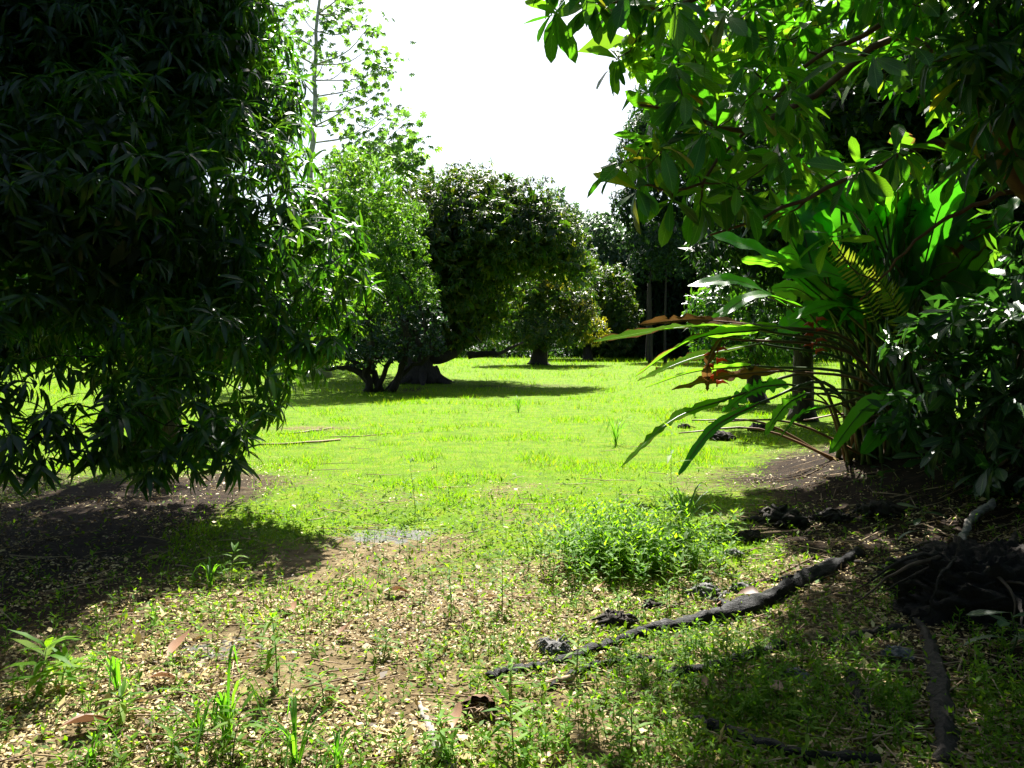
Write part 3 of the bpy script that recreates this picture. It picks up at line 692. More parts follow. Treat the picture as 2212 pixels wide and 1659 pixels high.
# wood behind
wood = [(20, 62, 11, 'behind the far left end of the clearing'), (105, 60, 10, 'behind the sunlit grass under the left mango branches'), (-60, 66, 12, 'beyond the left edge of the view'), (215, 58, 9, 'behind the left mango crown'),
        (290, 70, 10, 'left of the pale trunk'), (350, 76, 11, 'behind the light green tree'), (430, 84, 10, 'behind the trunk of the old mango'), (505, 92, 10, 'seen between the old mango trunk and the yellowish mango'), (570, 96, 10, 'behind the yellowish mango'),
        (625, 84, 12, 'left of the slender saplings'), (665, 76, 14, 'behind the slender saplings'), (705, 74, 15, 'right of the slender saplings'), (770, 72, 16, 'behind the thin dark trunk'), (850, 70, 16, 'behind the heliconia'), (930, 68, 14, 'behind the glossy shrub'), (1010, 66, 14, 'at the far right edge')]
for i, (px, Y, h, where) in enumerate(wood):
    x = (px - 512) / F * Y; b = on_ground(x, Y)
    r = min(h * .42, 5.2)
    lob = [(b + np.array([R.uniform(-.5, .5) * r, R.uniform(-.4, .4) * r, h * z]), np.array([r * q, r * q, r * q * .8])) for z, q in ((.22, .9), (.38, 1.0), (.55, 1.0), (.68, .8), (.84, .6), (.45, .9))]
    tree('background_tree', ('far dark tree ' if i % 3 else 'far mid green tree ') + where, b, lob, M['dark'] if i % 3 else M['mango'], 1.5, .7, FAR2, 8, trunk_r=.35, group='trees at the back of the clearing', core=2.2)

# understory: a long hedge of undergrowth that closes the view under the crowns
def undergrowth():
    n = 5200
    x = rng.uniform(-62, 66, n); y = 78 + rng.uniform(0, 12, n) + .004 * x * x * 0; z = ground_z(x, y) + rng.uniform(0, 1, n) ** 1.3 * 3.6 * (.6 + .8 * vnoise(x * .3, y * .3, 4))
    p = np.stack([x, y, z], 1); a = nrm(rng.normal(0, 1, (n, 3)) + [0, -.6, .5])
    o, d, u, s = rosettes(p, a, 8, .8, 1, .3)
    ob = link('undergrowth', combine([(FAR2[0], o, frames(d, u), s)], 'undergrowth'), M['dark']); tag(ob, 'dark undergrowth closing off the far end of the clearing', 'undergrowth', kind='stuff')
undergrowth()

# trees added out of view, beside and behind the viewer, to block sky light
for x, y, h, lb in ((-11, -3, 11, 'added sky-blocking tree left of the viewpoint, outside the view'), (-7, -10, 12, 'added sky-blocking tree behind the viewpoint on the left, outside the view'), (0, -11, 12, 'added sky-blocking tree straight behind the viewpoint, outside the view'),
                    (7, -8, 12, 'added sky-blocking tree behind the viewpoint on the right, outside the view'), (11, -1, 12, 'added sky-blocking tree right of the viewpoint, outside the view'), (-12, 6, 11, 'added sky-blocking tree beyond the left edge beside the big mango, outside the view'), (12, 8, 11, 'added sky-blocking tree beyond the right edge beside the shrub, outside the view')):
    b = on_ground(x, y)
    lob = [(b + np.array([R.uniform(-1.4, 1.4), R.uniform(-1.4, 1.4), h * z]), np.array([q, q, q * .75]) * h / 11) for z, q in ((.28, 3.0), (.42, 3.6), (.58, 3.4), (.72, 2.8), (.35, 3.2))]
    tree('sky_blocker_tree', lb, b, lob, M['mango'], 1.6, .55, FAR2, 8, trunk_r=.35, core=3)

# 7 -- yellow green crown beyond the light tree
tree('yellow_green_tree', 'yellow green tree with large hand-shaped leaves showing above the light green tree', on_ground((370 - 512) / F * 47, 47),
     mk_lobes([(375, 165, 47, 2.2, 2.2, 1.4), (400, 158, 47, 1.3, 1.4, .9), (350, 175, 47, 1.8, 2, 1.5), (415, 172, 47, 1.2, 1.3, .8), (340, 200, 47, 2, 2, 1.6), (330, 250, 47, 2.5, 2.5, 2.5)]),
     M['lime_mid'], 3, .5, PALM8, 3, .5, trunk_r=.25)

# 8 -- thin tree behind the heliconia
b8 = G(757, 404)
tree('thin_tree', 'thin dark trunk with narrow-leaved crown behind the heliconia leaves', b8,
     mk_lobes([(735, 305, b8[1], 1.3, 1.2, .9), (775, 330, b8[1], 1.3, 1.2, .8), (708, 310, b8[1] - .3, .7, .7, .5), (760, 290, b8[1] + .5, 1.5, 1.3, 1.0), (800, 310, b8[1], 1.3, 1.2, 1.1), (725, 345, b8[1], .8, .8, .5)]),
     M['mango'], 11, .26, MANGO_FAR, 10, trunk_r=.26, hgt=2.2)

# right-hand wall of trees behind the heliconia
for (nm, lb, bx, by, lst, mt, pm, ln, pr, kk) in (
    ('wall_tree', 'dark leafy tree behind the heliconia at the right, above the clump', 6.2, 17,
     [(770, 215, 17, 1.6, 1.6, 1.5), (810, 160, 17, 1.6, 1.6, 1.4), (850, 240, 17, 1.7, 1.6, 1.6), (760, 150, 17.5, 1.2, 1.4, 1.2), (830, 300, 17, 1.6, 1.4, 1.2), (740, 240, 17, .9, 1, .9)], 'dark', 9, .30, MANGO_FAR, 9),
    ('wall_tree', 'darkest leafy tree at the right edge, behind the tall heliconia leaves', 10.2, 16,
     [(920, 180, 16, 1.8, 1.8, 1.8), (980, 120, 16, 1.9, 1.8, 1.8), (1010, 240, 16, 2.0, 1.8, 1.8), (930, 290, 16, 1.9, 1.6, 1.5), (1060, 180, 16, 2, 2, 2.2), (1000, 340, 15, 1.8, 1.6, 1.4), (940, 60, 17, 1.6, 1.6, 1.2)], 'dark', 9, .30, MANGO_FAR, 9)):
    tree(nm, lb, on_ground(bx, by), mk_lobes(lst), M[mt], pm, ln, pr, kk, trunk_r=.25, group=None)
tree('wall_tree', 'low dark tree crown right behind the top of the heliconia, under the lime leaves', on_ground(5.9, 12.6),
     [(np.array([x, y, z]), np.array([a, a, a * .6])) for x, y, z, a in ((5.3, 12.0, 4.7, 1.1), (6.3, 11.6, 4.9, 1.2), (7.2, 11.0, 5.0, 1.3), (6.0, 12.6, 5.2, 1.1), (7.4, 10.0, 4.6, 1.2))],
     M['dark'], 14, .28, FAR2, 9, trunk_r=.12, core=20)
# 12 -- lime palmate tree, backlit
tree('lime_tree', 'backlit lime green tree with big hand-shaped leaves glowing behind the dark branches', on_ground(5.8, 12.2),
     mk_lobes([(885, 85, 12, .75, .6, .6), (850, 125, 12, .55, .5, .4), (920, 120, 12.4, .5, .5, .4), (840, 60, 12.5, .6, .5, .45), (900, 50, 12.5, .5, .5, .4), (650, 52, 13, .35, .35, .2), (690, 60, 13, .5, .4, .35), (635, 45, 13, .22, .3, .2), (730, 40, 13, .6, .5, .4), (790, 30, 13, .6, .5, .4)]),
     M['lime'], 16, .42, PALM8, 3, .5, trunk_r=.09, bark='pale_bark', limb_r=.05)

# 9 -- the broad-leaved tree overhead on the right
def inside(poly, x, y):
    c = False; n = len(poly); j = n - 1
    for i in range(n):
        xi, yi = poly[i]; xj, yj = poly[j]
        if ((yi > y) != (yj > y)) and (x < (xj - xi) * (y - yi) / (yj - yi) + xi): c = not c
        j = i
    return c
def colonise(root, skel, tips, mat, name, rtip=.004, mat_r=.02):
    g = Geo(); base = np.array(root.location)
    axes = {}
    rest = list(range(len(tips)))
    cen = skel[-1][0]
    rest.sort(key=lambda i: min(np.linalg.norm(tips[i] - s[0]) for s in skel))
    for i in rest:
        t = tips[i]
        sp = np.array([s[0] for s in skel]); j = int(np.argmin(np.linalg.norm(sp - t, axis=1))); s0, r0 = skel[j]
        L_ = np.linalg.norm(t - s0)
        n = 6; c = curve([s0, (s0 + t) / 2 + np.array([0, 0, -.1 * L_]) + rng.normal(0, .05 * L_, 3), t], n, .01 * L_)
        r_ = np.linspace(min(r0 * .8, mat_r), rtip, n)
        g.tube(c - base, r_, 5); skel += [(c[q], r_[q]) for q in (2, 3, 4, 5)]
        axes[i] = nrm(c[-1] - c[-2])
    g.build(name, mat, root)['kind'] = 'stuff'
    return np.array([axes[i] for i in range(len(tips))])
def broad_tree():
    b = on_ground(4.6, 5.6); root = thing('broad_leaved_tree', b, 'broad-leaved tree leaning in from the right, leaf whorls hanging across the top', 'tree')
    poly = [(545, -5), (560, 8), (600, 12), (640, 10), (655, 60), (640, 90), (650, 130), (628, 145), (650, 170), (690, 172), (710, 185), (740, 195), (800, 190), (850, 205), (930, 175), (1060, 235), (1060, -120), (545, -120)]
    tips = []
    while len(tips) < 330:
        x = R.uniform(540, 1060); y = R.uniform(-110, 280)
        if not inside(poly, x, y): continue
        near = .35 if x < 700 else 0
        if y > 150 and x > 760 and R.random() < .45: continue
        if 820 < x < 930 and 20 < y < 150 and R.random() < .85: continue
        if y > 120 and x > 820 and R.random() < .5: continue
        Y = R.uniform(4.4, 6.8) if len(tips) < 200 or x < 700 else R.uniform(6.6, 8.8)
        t = P(x, y, Y)
        if all(np.linalg.norm(t - q) > .15 for q in tips): tips.append(t)
    for x, y, Y in ((556, 14, 4.7), (590, 4, 4.6), (622, 168, 4.8), (640, 150, 4.9), (616, 60, 5.3), (672, 200, 5.0), (700, 205, 5.2), (735, 205, 5.0), (832, 240, 5.6), (790, 212, 5.2), (640, 190, 4.8)):
        tips.append(P(x, y, Y))
    for _ in range(360):             # the part of the crown above and beside the frame, which shades the bank
        t = np.array([R.uniform(.8, 6.0), R.uniform(4.0, 9.2), R.uniform(4.5, 6.6)])
        if t[0] < 1.6 + .25 * (t[1] - 4) + (.5 if R.random() < .5 else 0): continue
        tips.append(t)
    g = Geo(); main = []
    specs = [([b, b + [-.2, -.1, 1.5], P(1024, 185, 5.2), P(1003, 100, 5.0), P(980, -40, 5.2), P(940, -160, 5.5)], .10, .05),
             ([P(1010, 120, 5.0), P(905, 15 + 20, 5.2), P(815, 95, 5.2), P(745, 130, 5.1), P(690, 115, 5.0), P(640, 105, 5.0)], .030, .008),
             ([P(1018, 170, 5.1), P(940, 145, 5.3), P(860, 175, 5.2), P(780, 210, 5.1), P(710, 235, 5.1)], .028, .008),
             ([P(1000, 60, 5.0), P(900, -40, 5.2), P(780, -30, 5.0), P(680, 5, 4.8), P(600, 2, 4.7)], .03, .008),
             ([P(880, 25, 5.2), P(800, 70, 5.4), P(700, 180, 5.0), P(640, 185, 4.9)], .018, .006),
             ([P(1024, 185, 5.2), P(930, 230, 5.4), P(860, 300, 5.5)], .02, .006),
             ([b + [-.2, -.1, 2.6], [3.6, 6.2, 4.3], [2.8, 6.8, 5.2], [1.8, 7.2, 5.6]], .05, .015)]
    for pts, r0, r1 in specs:
        c = curve(pts, 16, .008); r = np.linspace(r0, r1, 16); g.tube(c - b, r, 9 if r0 > .06 else 6, .05); main += [(c[i], r[i]) for i in range(4 if r0 > .06 else 1, 16)]
    g.build('trunk', M['red_bark'], root)
    tips = np.array(tips)
    ax = colonise(root, main, tips, M['twig'], 'twigs')
    o, d, u, s = rosettes(tips, ax, 10, .265, 1.0, .65, .2)
    make_foliage(root, OBOV, M['broad'], o, d, u, s, 300, 'foliage')
broad_tree()

# 11 -- dark mango sprays at the top right corner
def corner_mango():
    b = on_ground(5.6, 7.6); root = thing('dark_mango_tree', b, 'dark mango tree with long black green leaves hanging in the top right corner', 'tree')
    lob = mk_lobes([(1000, 40, 4.6, .32, .35, .3), (1040, 100, 4.4, .35, .35, .3), (1010, -40, 4.8, .5, .5, .35), (1100, 0, 4.8, .6, .5, .6), (1130, -150, 6, 1.4, 1.4, 1.0), (1180, 120, 6.5, 1.3, 1.3, 1.4), (960, -120, 6.2, 1.0, 1.2, .5)])
    crown(root, lob, 13, .26, M['mango'], MANGO, 11, .55, 120, .3)
    limbs(root, [b, b + [0, 0, 2], b + [.1, -.6, 4.2]], [.22, .16, .1], [c for c, r in lob], limb_r=.06)
corner_mango()

shade = [(3.7, 10.4, 9.2, .9), (4.5, 9.8, 8.8, 1.1), (5.6, 10.4, 9.2, 1.3), (3.3, 9.4, 8.4, .55), (4.9, 11.4, 9.4, 1.0), (6.6, 11.4, 9.4, 1.3), (7.8, 10.2, 8.6, 1.5), (5.2, 8.4, 8.2, 1.0), (6.8, 8.6, 8.0, 1.2), (4.1, 8.6, 8.0, .6), (1.3, 9.2, 7.1, .5), (2.1, 9.7, 7.3, .75), (2.5, 10.9, 7.6, .7), (3.2, 11.6, 8.0, .75), (3.0, 12.6, 8.1, .6), (2.9, 9.4, 7.3, .6)]
tree('shade_tree', 'tall spreading tree rooted off the right side, its high canopy shading the bank below', on_ground(8.6, 11.0),
     [(np.array([x, y, z]), np.array([a, a, a * .55])) for x, y, z, a in shade], M['mango'], 9, .32, FAR2, 9, trunk_r=.3, core=9, hgt=6.5)

# glossy shrub at the lower right
def glossy_shrub():
    b = on_ground(4.7, 7.4); root = thing('glossy_shrub', b, 'shrub with broad glossy bluish green leaves at the right edge, before the heliconia', 'shrub')
    lob = mk_lobes([(955, 315, 7.3, .38, .4, .2), (920, 345, 7.4, .28, .3, .2), (1015, 340, 6.9, .5, .5, .3), (965, 385, 7.1, .4, .4, .3), (1010, 430, 6.8, .45, .5, .4), (905, 405, 7.6, .2, .25, .25), (1060, 300, 7.0, .5, .6, .4), (945, 440, 7.3, .22, .3, .2), (1040, 470, 6.4, .4, .4, .4)])
    crown(root, lob, 15, .27, M['shrub'], OBOV, 7, .45, 300, .25)
    g = Geo()
    for k in range(14):
        s0 = b + [R.uniform(-.5, .6), R.uniform(-.4, .3), 0]; s0[2] = float(ground_z(s0[0], s0[1])); t = lob[k % len(lob)][0] + rng.normal(0, .12, 3)
        g.tube(curve([s0, (s0 + t) / 2 + rng.normal(0, .15, 3), t], 8, .015) - b, np.linspace(.03, .008, 8), 6)
    g.build('stem', M['twig'], root)
glossy_shrub()

# ------------------------------------------------------------------ heliconia clump
def blade_mesh(name, ctrl, width, origin, torn=0.0, fold=.25, droop_edge=.0, roll=0.0, n=26):
    c = curve(ctrl, n); t = nrm(np.gradient(c, axis=0)); L_ = np.sum(np.linalg.norm(np.diff(c, axis=0), axis=1))
    V, U, Fc = [], [], []; w = []
    for i in range(n):
        u = i / (n - 1); h = width * (min(1, u / .12) ** .6) * (max(0, 1 - u) ** .45 if u > .35 else 1) * (1 - .1 * abs(u - .4)) / 1.0
        h = width * math.sin(math.pi * min(1, u * .93 + .05)) ** .55 if u < .98 else width * .05
        w.append(h)
    up0 = np.array([0.0, 0, 1.0])
    ph = rng.uniform(0, 6)
    cols = (-1, -.5, 0, .5, 1)
    for i in range(n):
        side = np.cross(t[i], up0); side = side / max(np.linalg.norm(side), 1e-6); nn = np.cross(side, t[i])
        a = roll + .25 * math.sin(i * .18 + ph)
        s2 = side * math.cos(a) + nn * math.sin(a); n2 = -side * math.sin(a) + nn * math.cos(a)
        for q in cols:
            ww = w[i] * (1 + (rng.uniform(-torn, torn * .3) if abs(q) == 1 else 0))
            z = abs(q) * fold * ww - droop_edge * ww * q * q + (.12 * ww * math.sin(i * 1.1 + ph * (2 if q > 0 else 1)) * abs(q))
            sh = (rng.normal(0, .02 * torn) * L_ if abs(q) == 1 else 0)
            V.append(c[i] + s2 * q * ww + n2 * z + t[i] * (sh - .10 * ww * abs(q))); U.append((.5 + q / 2, i / (n - 1)))
    tears = set()
    for i in range(n - 1):
        for k in range(4):
            Fc.append([i * 5 + k, i * 5 + k + 1, (i + 1) * 5 + k + 1, (i + 1) * 5 + k])
    V = np.array(V)
    if torn > .25:                  # separate strips: drop some outer quads' shared width
        for i in range(1, n - 1):
            if rng.random() < .45:
                for q in (0, 4):
                    if rng.random() < .6: V[i * 5 + q] = V[i * 5 + q] * .35 + V[i * 5 + 2] * .65
    loops = np.concatenate([np.array(f) for f in Fc]); tot = np.array([4] * len(Fc)); st = np.arange(len(Fc)) * 4
    return mesh_np(name, V - origin, loops, st, tot, np.array(U))
def heliconia():
    b = on_ground(4.5, 9.4); root = thing('heliconia_clump', b, 'big heliconia clump with banana-like paddle leaves and long arching stalks leaning over the lawn', 'plant')
    base_r = lambda: b + np.array([R.uniform(-.55, .7), R.uniform(-.4, .5), 0])
    def leaf(pb, pt, width, mat='paddle', mid=None, torn=.05, fold=.25, roll=0.0, sag=.12, via=None):
        L_ = np.linalg.norm(pt - pb); m_ = mid if mid is not None else (pb + pt) / 2 + np.array([0, 0, sag * L_])
        me = blade_mesh('leaf', [pb, m_, pt], width, b, torn, fold, .1, roll)
        o = link('leaf', me, M[mat], root)
        if mat == 'paddle_dead': o['label'] = 'dead brown leaf'
        if mat == 'paddle_old': o['label'] = 'yellow green leaf with torn brown edges'
        s0 = base_r(); s0[2] = float(ground_z(s0[0], s0[1]))
        d = nrm(m_ - pb)
        v = via if via is not None else (s0 * .5 + pb * .5 + np.array([(s0[0] - pb[0]) * .12, 0, abs(pb[0] - s0[0]) * .15 + .1]))
        g = Geo(); pc = curve([s0, v, pb, pb + d * L_ * .5, pb + d * L_ * .5], 12)[:10]
        pc = curve([s0, v, pb], 12); g.tube(pc - b, np.linspace(.026, .012, 12), 6)
        mc = curve([pb, m_, pt], 14); g.tube(mc - b - [0, 0, .004], np.linspace(.012, .002, 14), 5)
        g.build('leaf_stalk', M['brown_stalk'] if mat == 'paddle_dead' else M['stalk'], root)
    # leaves one can pick out in the photograph: blade base, tip, half width, kind
    A = lambda x, y, Y: D(x, y, Y)
    leaf(A(1770, 640, 9), A(1535, 505, 8.6), .17, 'paddle', roll=.9, sag=.08)
    leaf(A(1800, 650, 9), A(1600, 560, 8.8), .13, 'paddle', roll=-.5)
    leaf(A(1700, 660, 9), A(1485, 618, 8.8), .10, 'paddle', roll=.5, sag=.14)
    leaf(A(1740, 665, 8.9), A(1520, 705, 8.5), .085, 'paddle', roll=.4, sag=.18)
    leaf(A(1730, 560, 9.2), A(1650, 440, 9), .13, 'paddle', roll=1.0)
    leaf(A(1830, 620, 9.3), A(1690, 400, 9.6), .16, 'paddle', roll=1.1)
    leaf(A(1960, 640, 9.3), A(2095, 455, 9.1), .17, 'paddle', roll=-1.0)
    leaf(A(2060, 520, 9.2), A(2150, 215, 9.0), .13, 'paddle', roll=-1.1, sag=.02)
    leaf(A(1930, 600, 9.8), A(1880, 350, 9.9), .22, 'paddle', roll=.9, sag=.04)
    leaf(A(1980, 560, 9.8), A(1990, 360, 9.9), .2, 'paddle', roll=-.8, sag=.04)
    leaf(A(1880, 480, 9.9), A(1690, 260, 10), .15, 'paddle', roll=1.0, sag=.05)
    leaf(A(2120, 560, 9.3), A(2212, 420, 9.0), .17, 'paddle', roll=-.9)
    leaf(A(1850, 560, 9.5), A(1790, 330, 9.8), .17, 'paddle', roll=1.2, sag=.03)
    leaf(A(1760, 600, 9.1), A(1700, 420, 9.3), .15, 'paddle', roll=1.2)
    leaf(A(1820, 590, 9.3), A(1600, 480, 9.1), .13, 'paddle', roll=.8)
    leaf(A(1780, 560, 9.4), A(1745, 380, 9.6), .16, 'paddle', roll=1.1)
    leaf(A(1940, 520, 9.4), A(1930, 330, 9.4), .17, 'paddle', roll=1.2)
    leaf(A(2040, 560, 9.3), A(2050, 370, 9.2), .17, 'paddle', roll=-1.2)
    leaf(A(1860, 620, 9.0), A(1690, 600, 8.7), .12, 'paddle', roll=.9)
    leaf(A(1900, 690, 9.2), A(1700, 690, 8.6), .10, 'paddle', roll=.3, sag=.12)
    leaf(A(2080, 640, 9.2), A(2200, 560, 8.8), .15, 'paddle', roll=-.6)
    # arching old leaves over the lawn
    leaf(A(1680, 705, 8.3), A(1282, 738, 7.6), .15, 'paddle_old', mid=A(1480, 706, 7.9), torn=.35, roll=.35, via=A(1850, 760, 8.8))
    leaf(A(1620, 700, 8.2), A(1380, 700, 7.8), .07, 'paddle_dead', mid=A(1500, 690, 7.95), torn=.5, roll=.9, via=A(1850, 750, 8.8))
    leaf(A(1640, 712, 8.2), A(1372, 812, 7.8), .13, 'paddle_old', mid=A(1500, 732, 7.9), torn=.08, roll=-.5, via=A(1850, 770, 8.8))
    leaf(A(1640, 742, 8.3), A(1378, 822, 7.9), .09, 'paddle_old', mid=A(1500, 772, 8.0), torn=.35, roll=.3, via=A(1850, 790, 8.8))
    leaf(A(1620, 790, 8.4), A(1395, 836, 8.0), .10, 'paddle_old', mid=A(1500, 802, 8.1), torn=.2, roll=-.4, via=A(1860, 820, 8.8))
    leaf(A(1690, 800, 8.3), A(1450, 842, 8.0), .08, 'paddle_dead', mid=A(1570, 812, 8.1), torn=.5, roll=.7, via=A(1880, 830, 8.8))
    leaf(A(1580, 858, 8.0), A(1342, 1008, 7.3), .065, 'paddle_old', mid=A(1455, 905, 7.6), torn=.3, roll=.5, sag=.1, via=A(1760, 815, 8.6))
    leaf(A(1640, 870, 8.0), A(1462, 1030, 7.4), .05, 'paddle', mid=A(1540, 925, 7.7), torn=.2, roll=.9, via=A(1790, 830, 8.6))
    leaf(A(1560, 730, 8.0), A(1528, 845, 7.95), .06, 'paddle_dead', mid=A(1530, 780, 7.9), torn=.3, roll=.2, via=A(1850, 770, 8.8))
    leaf(A(1700, 830, 8.2), A(1560, 890, 8.0), .10, 'paddle', roll=1.0, torn=.3)
    leaf(A(1740, 850, 8.3), A(1650, 940, 8.0), .08, 'paddle', roll=1.2, torn=.35)
    leaf(A(1780, 880, 8.3), A(1680, 950, 7.9), .07, 'paddle', roll=-.8, torn=.3)
    leaf(A(1950, 860, 8.4), A(1790, 980, 7.8), .10, 'paddle', roll=.8, torn=.2, sag=.15)
    leaf(A(2000, 900, 8.4), A(1860, 980, 7.6), .12, 'paddle', roll=.5, torn=.2)
    # upright and arching leaves filling the clump
    for k in range(70):
        s = base_r(); a = R.uniform(-2.6, 1.2); out = R.uniform(.3, 1.6); h = R.uniform(.9, 3.0)
        h = max(h, .9 + .5 * out)
        pb = b + np.array([math.sin(a) * out * .45, -math.cos(a) * out * .35 + .2, h])
        if pb[0] < b[0] - 1.0: continue
        L_ = R.uniform(.9, 1.5)
        pt = pb + np.array([math.sin(a) * L_ * .6, -math.cos(a) * L_ * .35, L_ * R.uniform(-.2, .9)])
        leaf(pb, pt, R.uniform(.12, .21), 'paddle' if R.random() > .12 else R.choice(['paddle_old', 'paddle_dead'] if h < 1.3 else ['paddle_old']), torn=R.uniform(.02, .3), roll=R.choice([-1, 1]) * R.uniform(.5, 1.4), sag=R.uniform(.1, .3))
    for k in range(22):             # bare dry stalks low in the clump
        s0 = base_r(); s0[2] = float(ground_z(s0[0], s0[1]))
        t = s0 + np.array([R.uniform(-2.0, .1), R.uniform(-1.0, .2), R.uniform(.25, .9)])
        g = Geo(); g.tube(curve([s0, (s0 + t) / 2 + [0, 0, .22], t], 9) - b, np.linspace(.02, .008, 9), 5); g.build('dry_stalk', M['brown_stalk'], root)
    for (x, y, Y) in ((1760, 735, 8.5), (1545, 800, 7.95)):   # orange hanging flowers: bracts alternating along a zigzag axis
        g = Geo(); top = A(x, y - 45, Y)
        for q in range(7):
            c = top + np.array([.02 * (-1) ** q, 0, -.055 * q]); dd = np.array([.11 * (-1) ** q, -.02, .02 - .03])
            g.tube([c, c + dd * .5 + [0, 0, .02], c + dd], [.022, .018, .002], 6)
            g.tube([c + [0, 0, .03], c + [0, 0, -.04]], [.008, .008], 5)
        g.build('flower', M['flower'], root, origin=b)
    return root
hl = heliconia()
# flowers were built with a parent: shift is already relative to the clump

def leafy_plants():                   # seedlings with broad dark leaves on the bank
    for dx, dy, h, n, lb in ((1900, 1060, .35, 8, 'dark broad-leaved seedling on the shaded bank beneath the heliconia'), (2090, 1070, .45, 10, 'bushy dark seedling above the pale curved root at the right edge'), (2190, 1010, .6, 12, 'tallest broad-leaved seedling at the right edge under the glossy shrub'),
                             (1990, 1180, .3, 7, 'small seedling on the bank left of the root mound'), (2050, 1010, .5, 10, 'broad-leaved seedling at the foot of the glossy shrub'), (2180, 1420, .25, 7, 'seedling below the root mound at the right edge')):
        b = GD(dx, dy); root = thing('seedling', b, lb, 'seedling'); g = Geo(); c = curve([[0, 0, 0], [.02, -.03, h * .5], [-.03, -.05, h]], 7); g.tube(c, np.linspace(.006, .003, 7), 5); g.build('stem', M['stalk'], root)
        ms = [l.mesh('leaf') for l in OBOV]
        for m_ in ms: m_.materials.append(M['shrub'])
        for i in range(n):
            t = .3 + .7 * i / (n - 1); p = c[0] + (c[-1] - c[0]) * t; a = i * 2.4 + R.random(); d = nrm(np.array([[math.cos(a), math.sin(a), R.uniform(-.2, .5)]]))
            o = bpy.data.objects.new('leaf', ms[i % 4]); COL.objects.link(o); o.parent = root
            o.matrix_local = Matrix.Translation(p.tolist()) @ Matrix(frames(d, np.array([[0, 0, 1.0]]))[0].tolist()).to_4x4() @ Matrix.Scale(R.uniform(.14, .24), 4)
leafy_plants()
def fern():
    b = on_ground(4.0, 9.0, 1.0)
    specs = [(D(1900, 720, 8.6), D(1795, 530, 8.3), 'yellow green fern frond on the heliconia clump, the upper one'), (D(1960, 770, 8.6), D(1880, 580, 8.3), 'brighter fern frond on the heliconia clump, right of the other')]
    for s0, t, lb in specs:
        c = curve([s0, (s0 + t) / 2 + [0.05, 0, .1], t], 26); root = thing('fern_frond', s0, lb, 'fern')
        g = Geo(); g.tube(c - s0, np.linspace(.008, .003, 26), 5); g.build('midrib', M['stalk'], root)
        tg = nrm(np.gradient(c, axis=0)); O, Dd, S = [], [], []
        for i in range(3, 26):
            for sg in (-1, 1):
                sd = nrm(np.cross(tg[i], [0, -1.0, .2])) * sg
                O.append(c[i] - s0); Dd.append(nrm(sd + tg[i] * .3 + rng.normal(0, .1, 3))); S.append(.16 * math.sin(math.pi * (i / 27.0)) ** .7 + .02)
        O = np.array(O); Dd = np.array(Dd)
        lf = Leaf([(0, .05), (.5, .07), (1, 0)], .15, .1)
        me = combine([(lf, O, frames(Dd, np.tile([0, -1.0, .3], (len(O), 1))), np.array(S))], 'leaflets')
        link('leaflets', me, M['fernleaf'], root)
M['fernleaf'] = leaf_mat('fern_leaf', [(0, (.08, .12, .015)), (1, (.16, .16, .03))], [(0, (.25, .45, .02)), (1, (.5, .5, .03))], tmix=.5, rough=.5)
fern()

# ================================================================== GROUND COVER
def inview(n, y0, y1, power=1.0, margin=1.15):
    """random ground points in the wedge in front of the camera, thinning with distance"""
    u = rng.random(n)
    if power == 1: y = y0 * (y1 / y0) ** u
    else:
        a = 1 - power; y = (y0 ** a + u * (y1 ** a - y0 ** a)) ** (1 / a)
    hw = y * .64 * margin + 1.2
    x = rng.uniform(-1, 1, n) * hw
    return x, y
def scatter_up(n, x, y, tilt):
    d = nrm(np.stack([rng.normal(0, tilt, n), rng.normal(0, tilt, n), np.ones(n)], 1)); up = nrm(rng.normal(size=(n, 3)) + [0, 0, .01])
    return d, up
def grass():
    x, y = inview(430000, 2.6, 75, 1.3)
    g = lawn(x, y); keep = rng.random(len(x)) < np.clip(g * 1.05 - .12, 0, 1) * np.where(y < 5.5, .55, .95); x, y = x[keep], y[keep]
    n = len(x); z = ground_z(x, y)
    d, up = scatter_up(n, x, y, .55)
    tall = 1 + 1.0 * sst(.55, .8, vnoise(x * 1.3, y * 1.3, 31))
    s = (.020 + .0024 * y) * rng.uniform(.5, 1.35, n) * tall
    O = np.stack([x, y, z - .004], 1); Mx = frames(d, up); w_ = rng.integers(0, 2, n)
    near = y < 7
    bt = [(BLADE[0], O[near & (w_ == 0)], Mx[near & (w_ == 0)], s[near & (w_ == 0)] * 1.3), (BLADE[1], O[near & (w_ == 1)], Mx[near & (w_ == 1)], s[near & (w_ == 1)] * 1.3),
          (BLADE_FAR[0], O[~near & (w_ == 0)], Mx[~near & (w_ == 0)], s[~near & (w_ == 0)]), (BLADE_FAR[1], O[~near & (w_ == 1)], Mx[~near & (w_ == 1)], s[~near & (w_ == 1)])]
    o = link('lawn_grass', combine(bt, 'lawn_grass'), M['grass']); tag(o, 'bright yellow green grass covering the clearing', 'grass', kind='stuff')
grass()
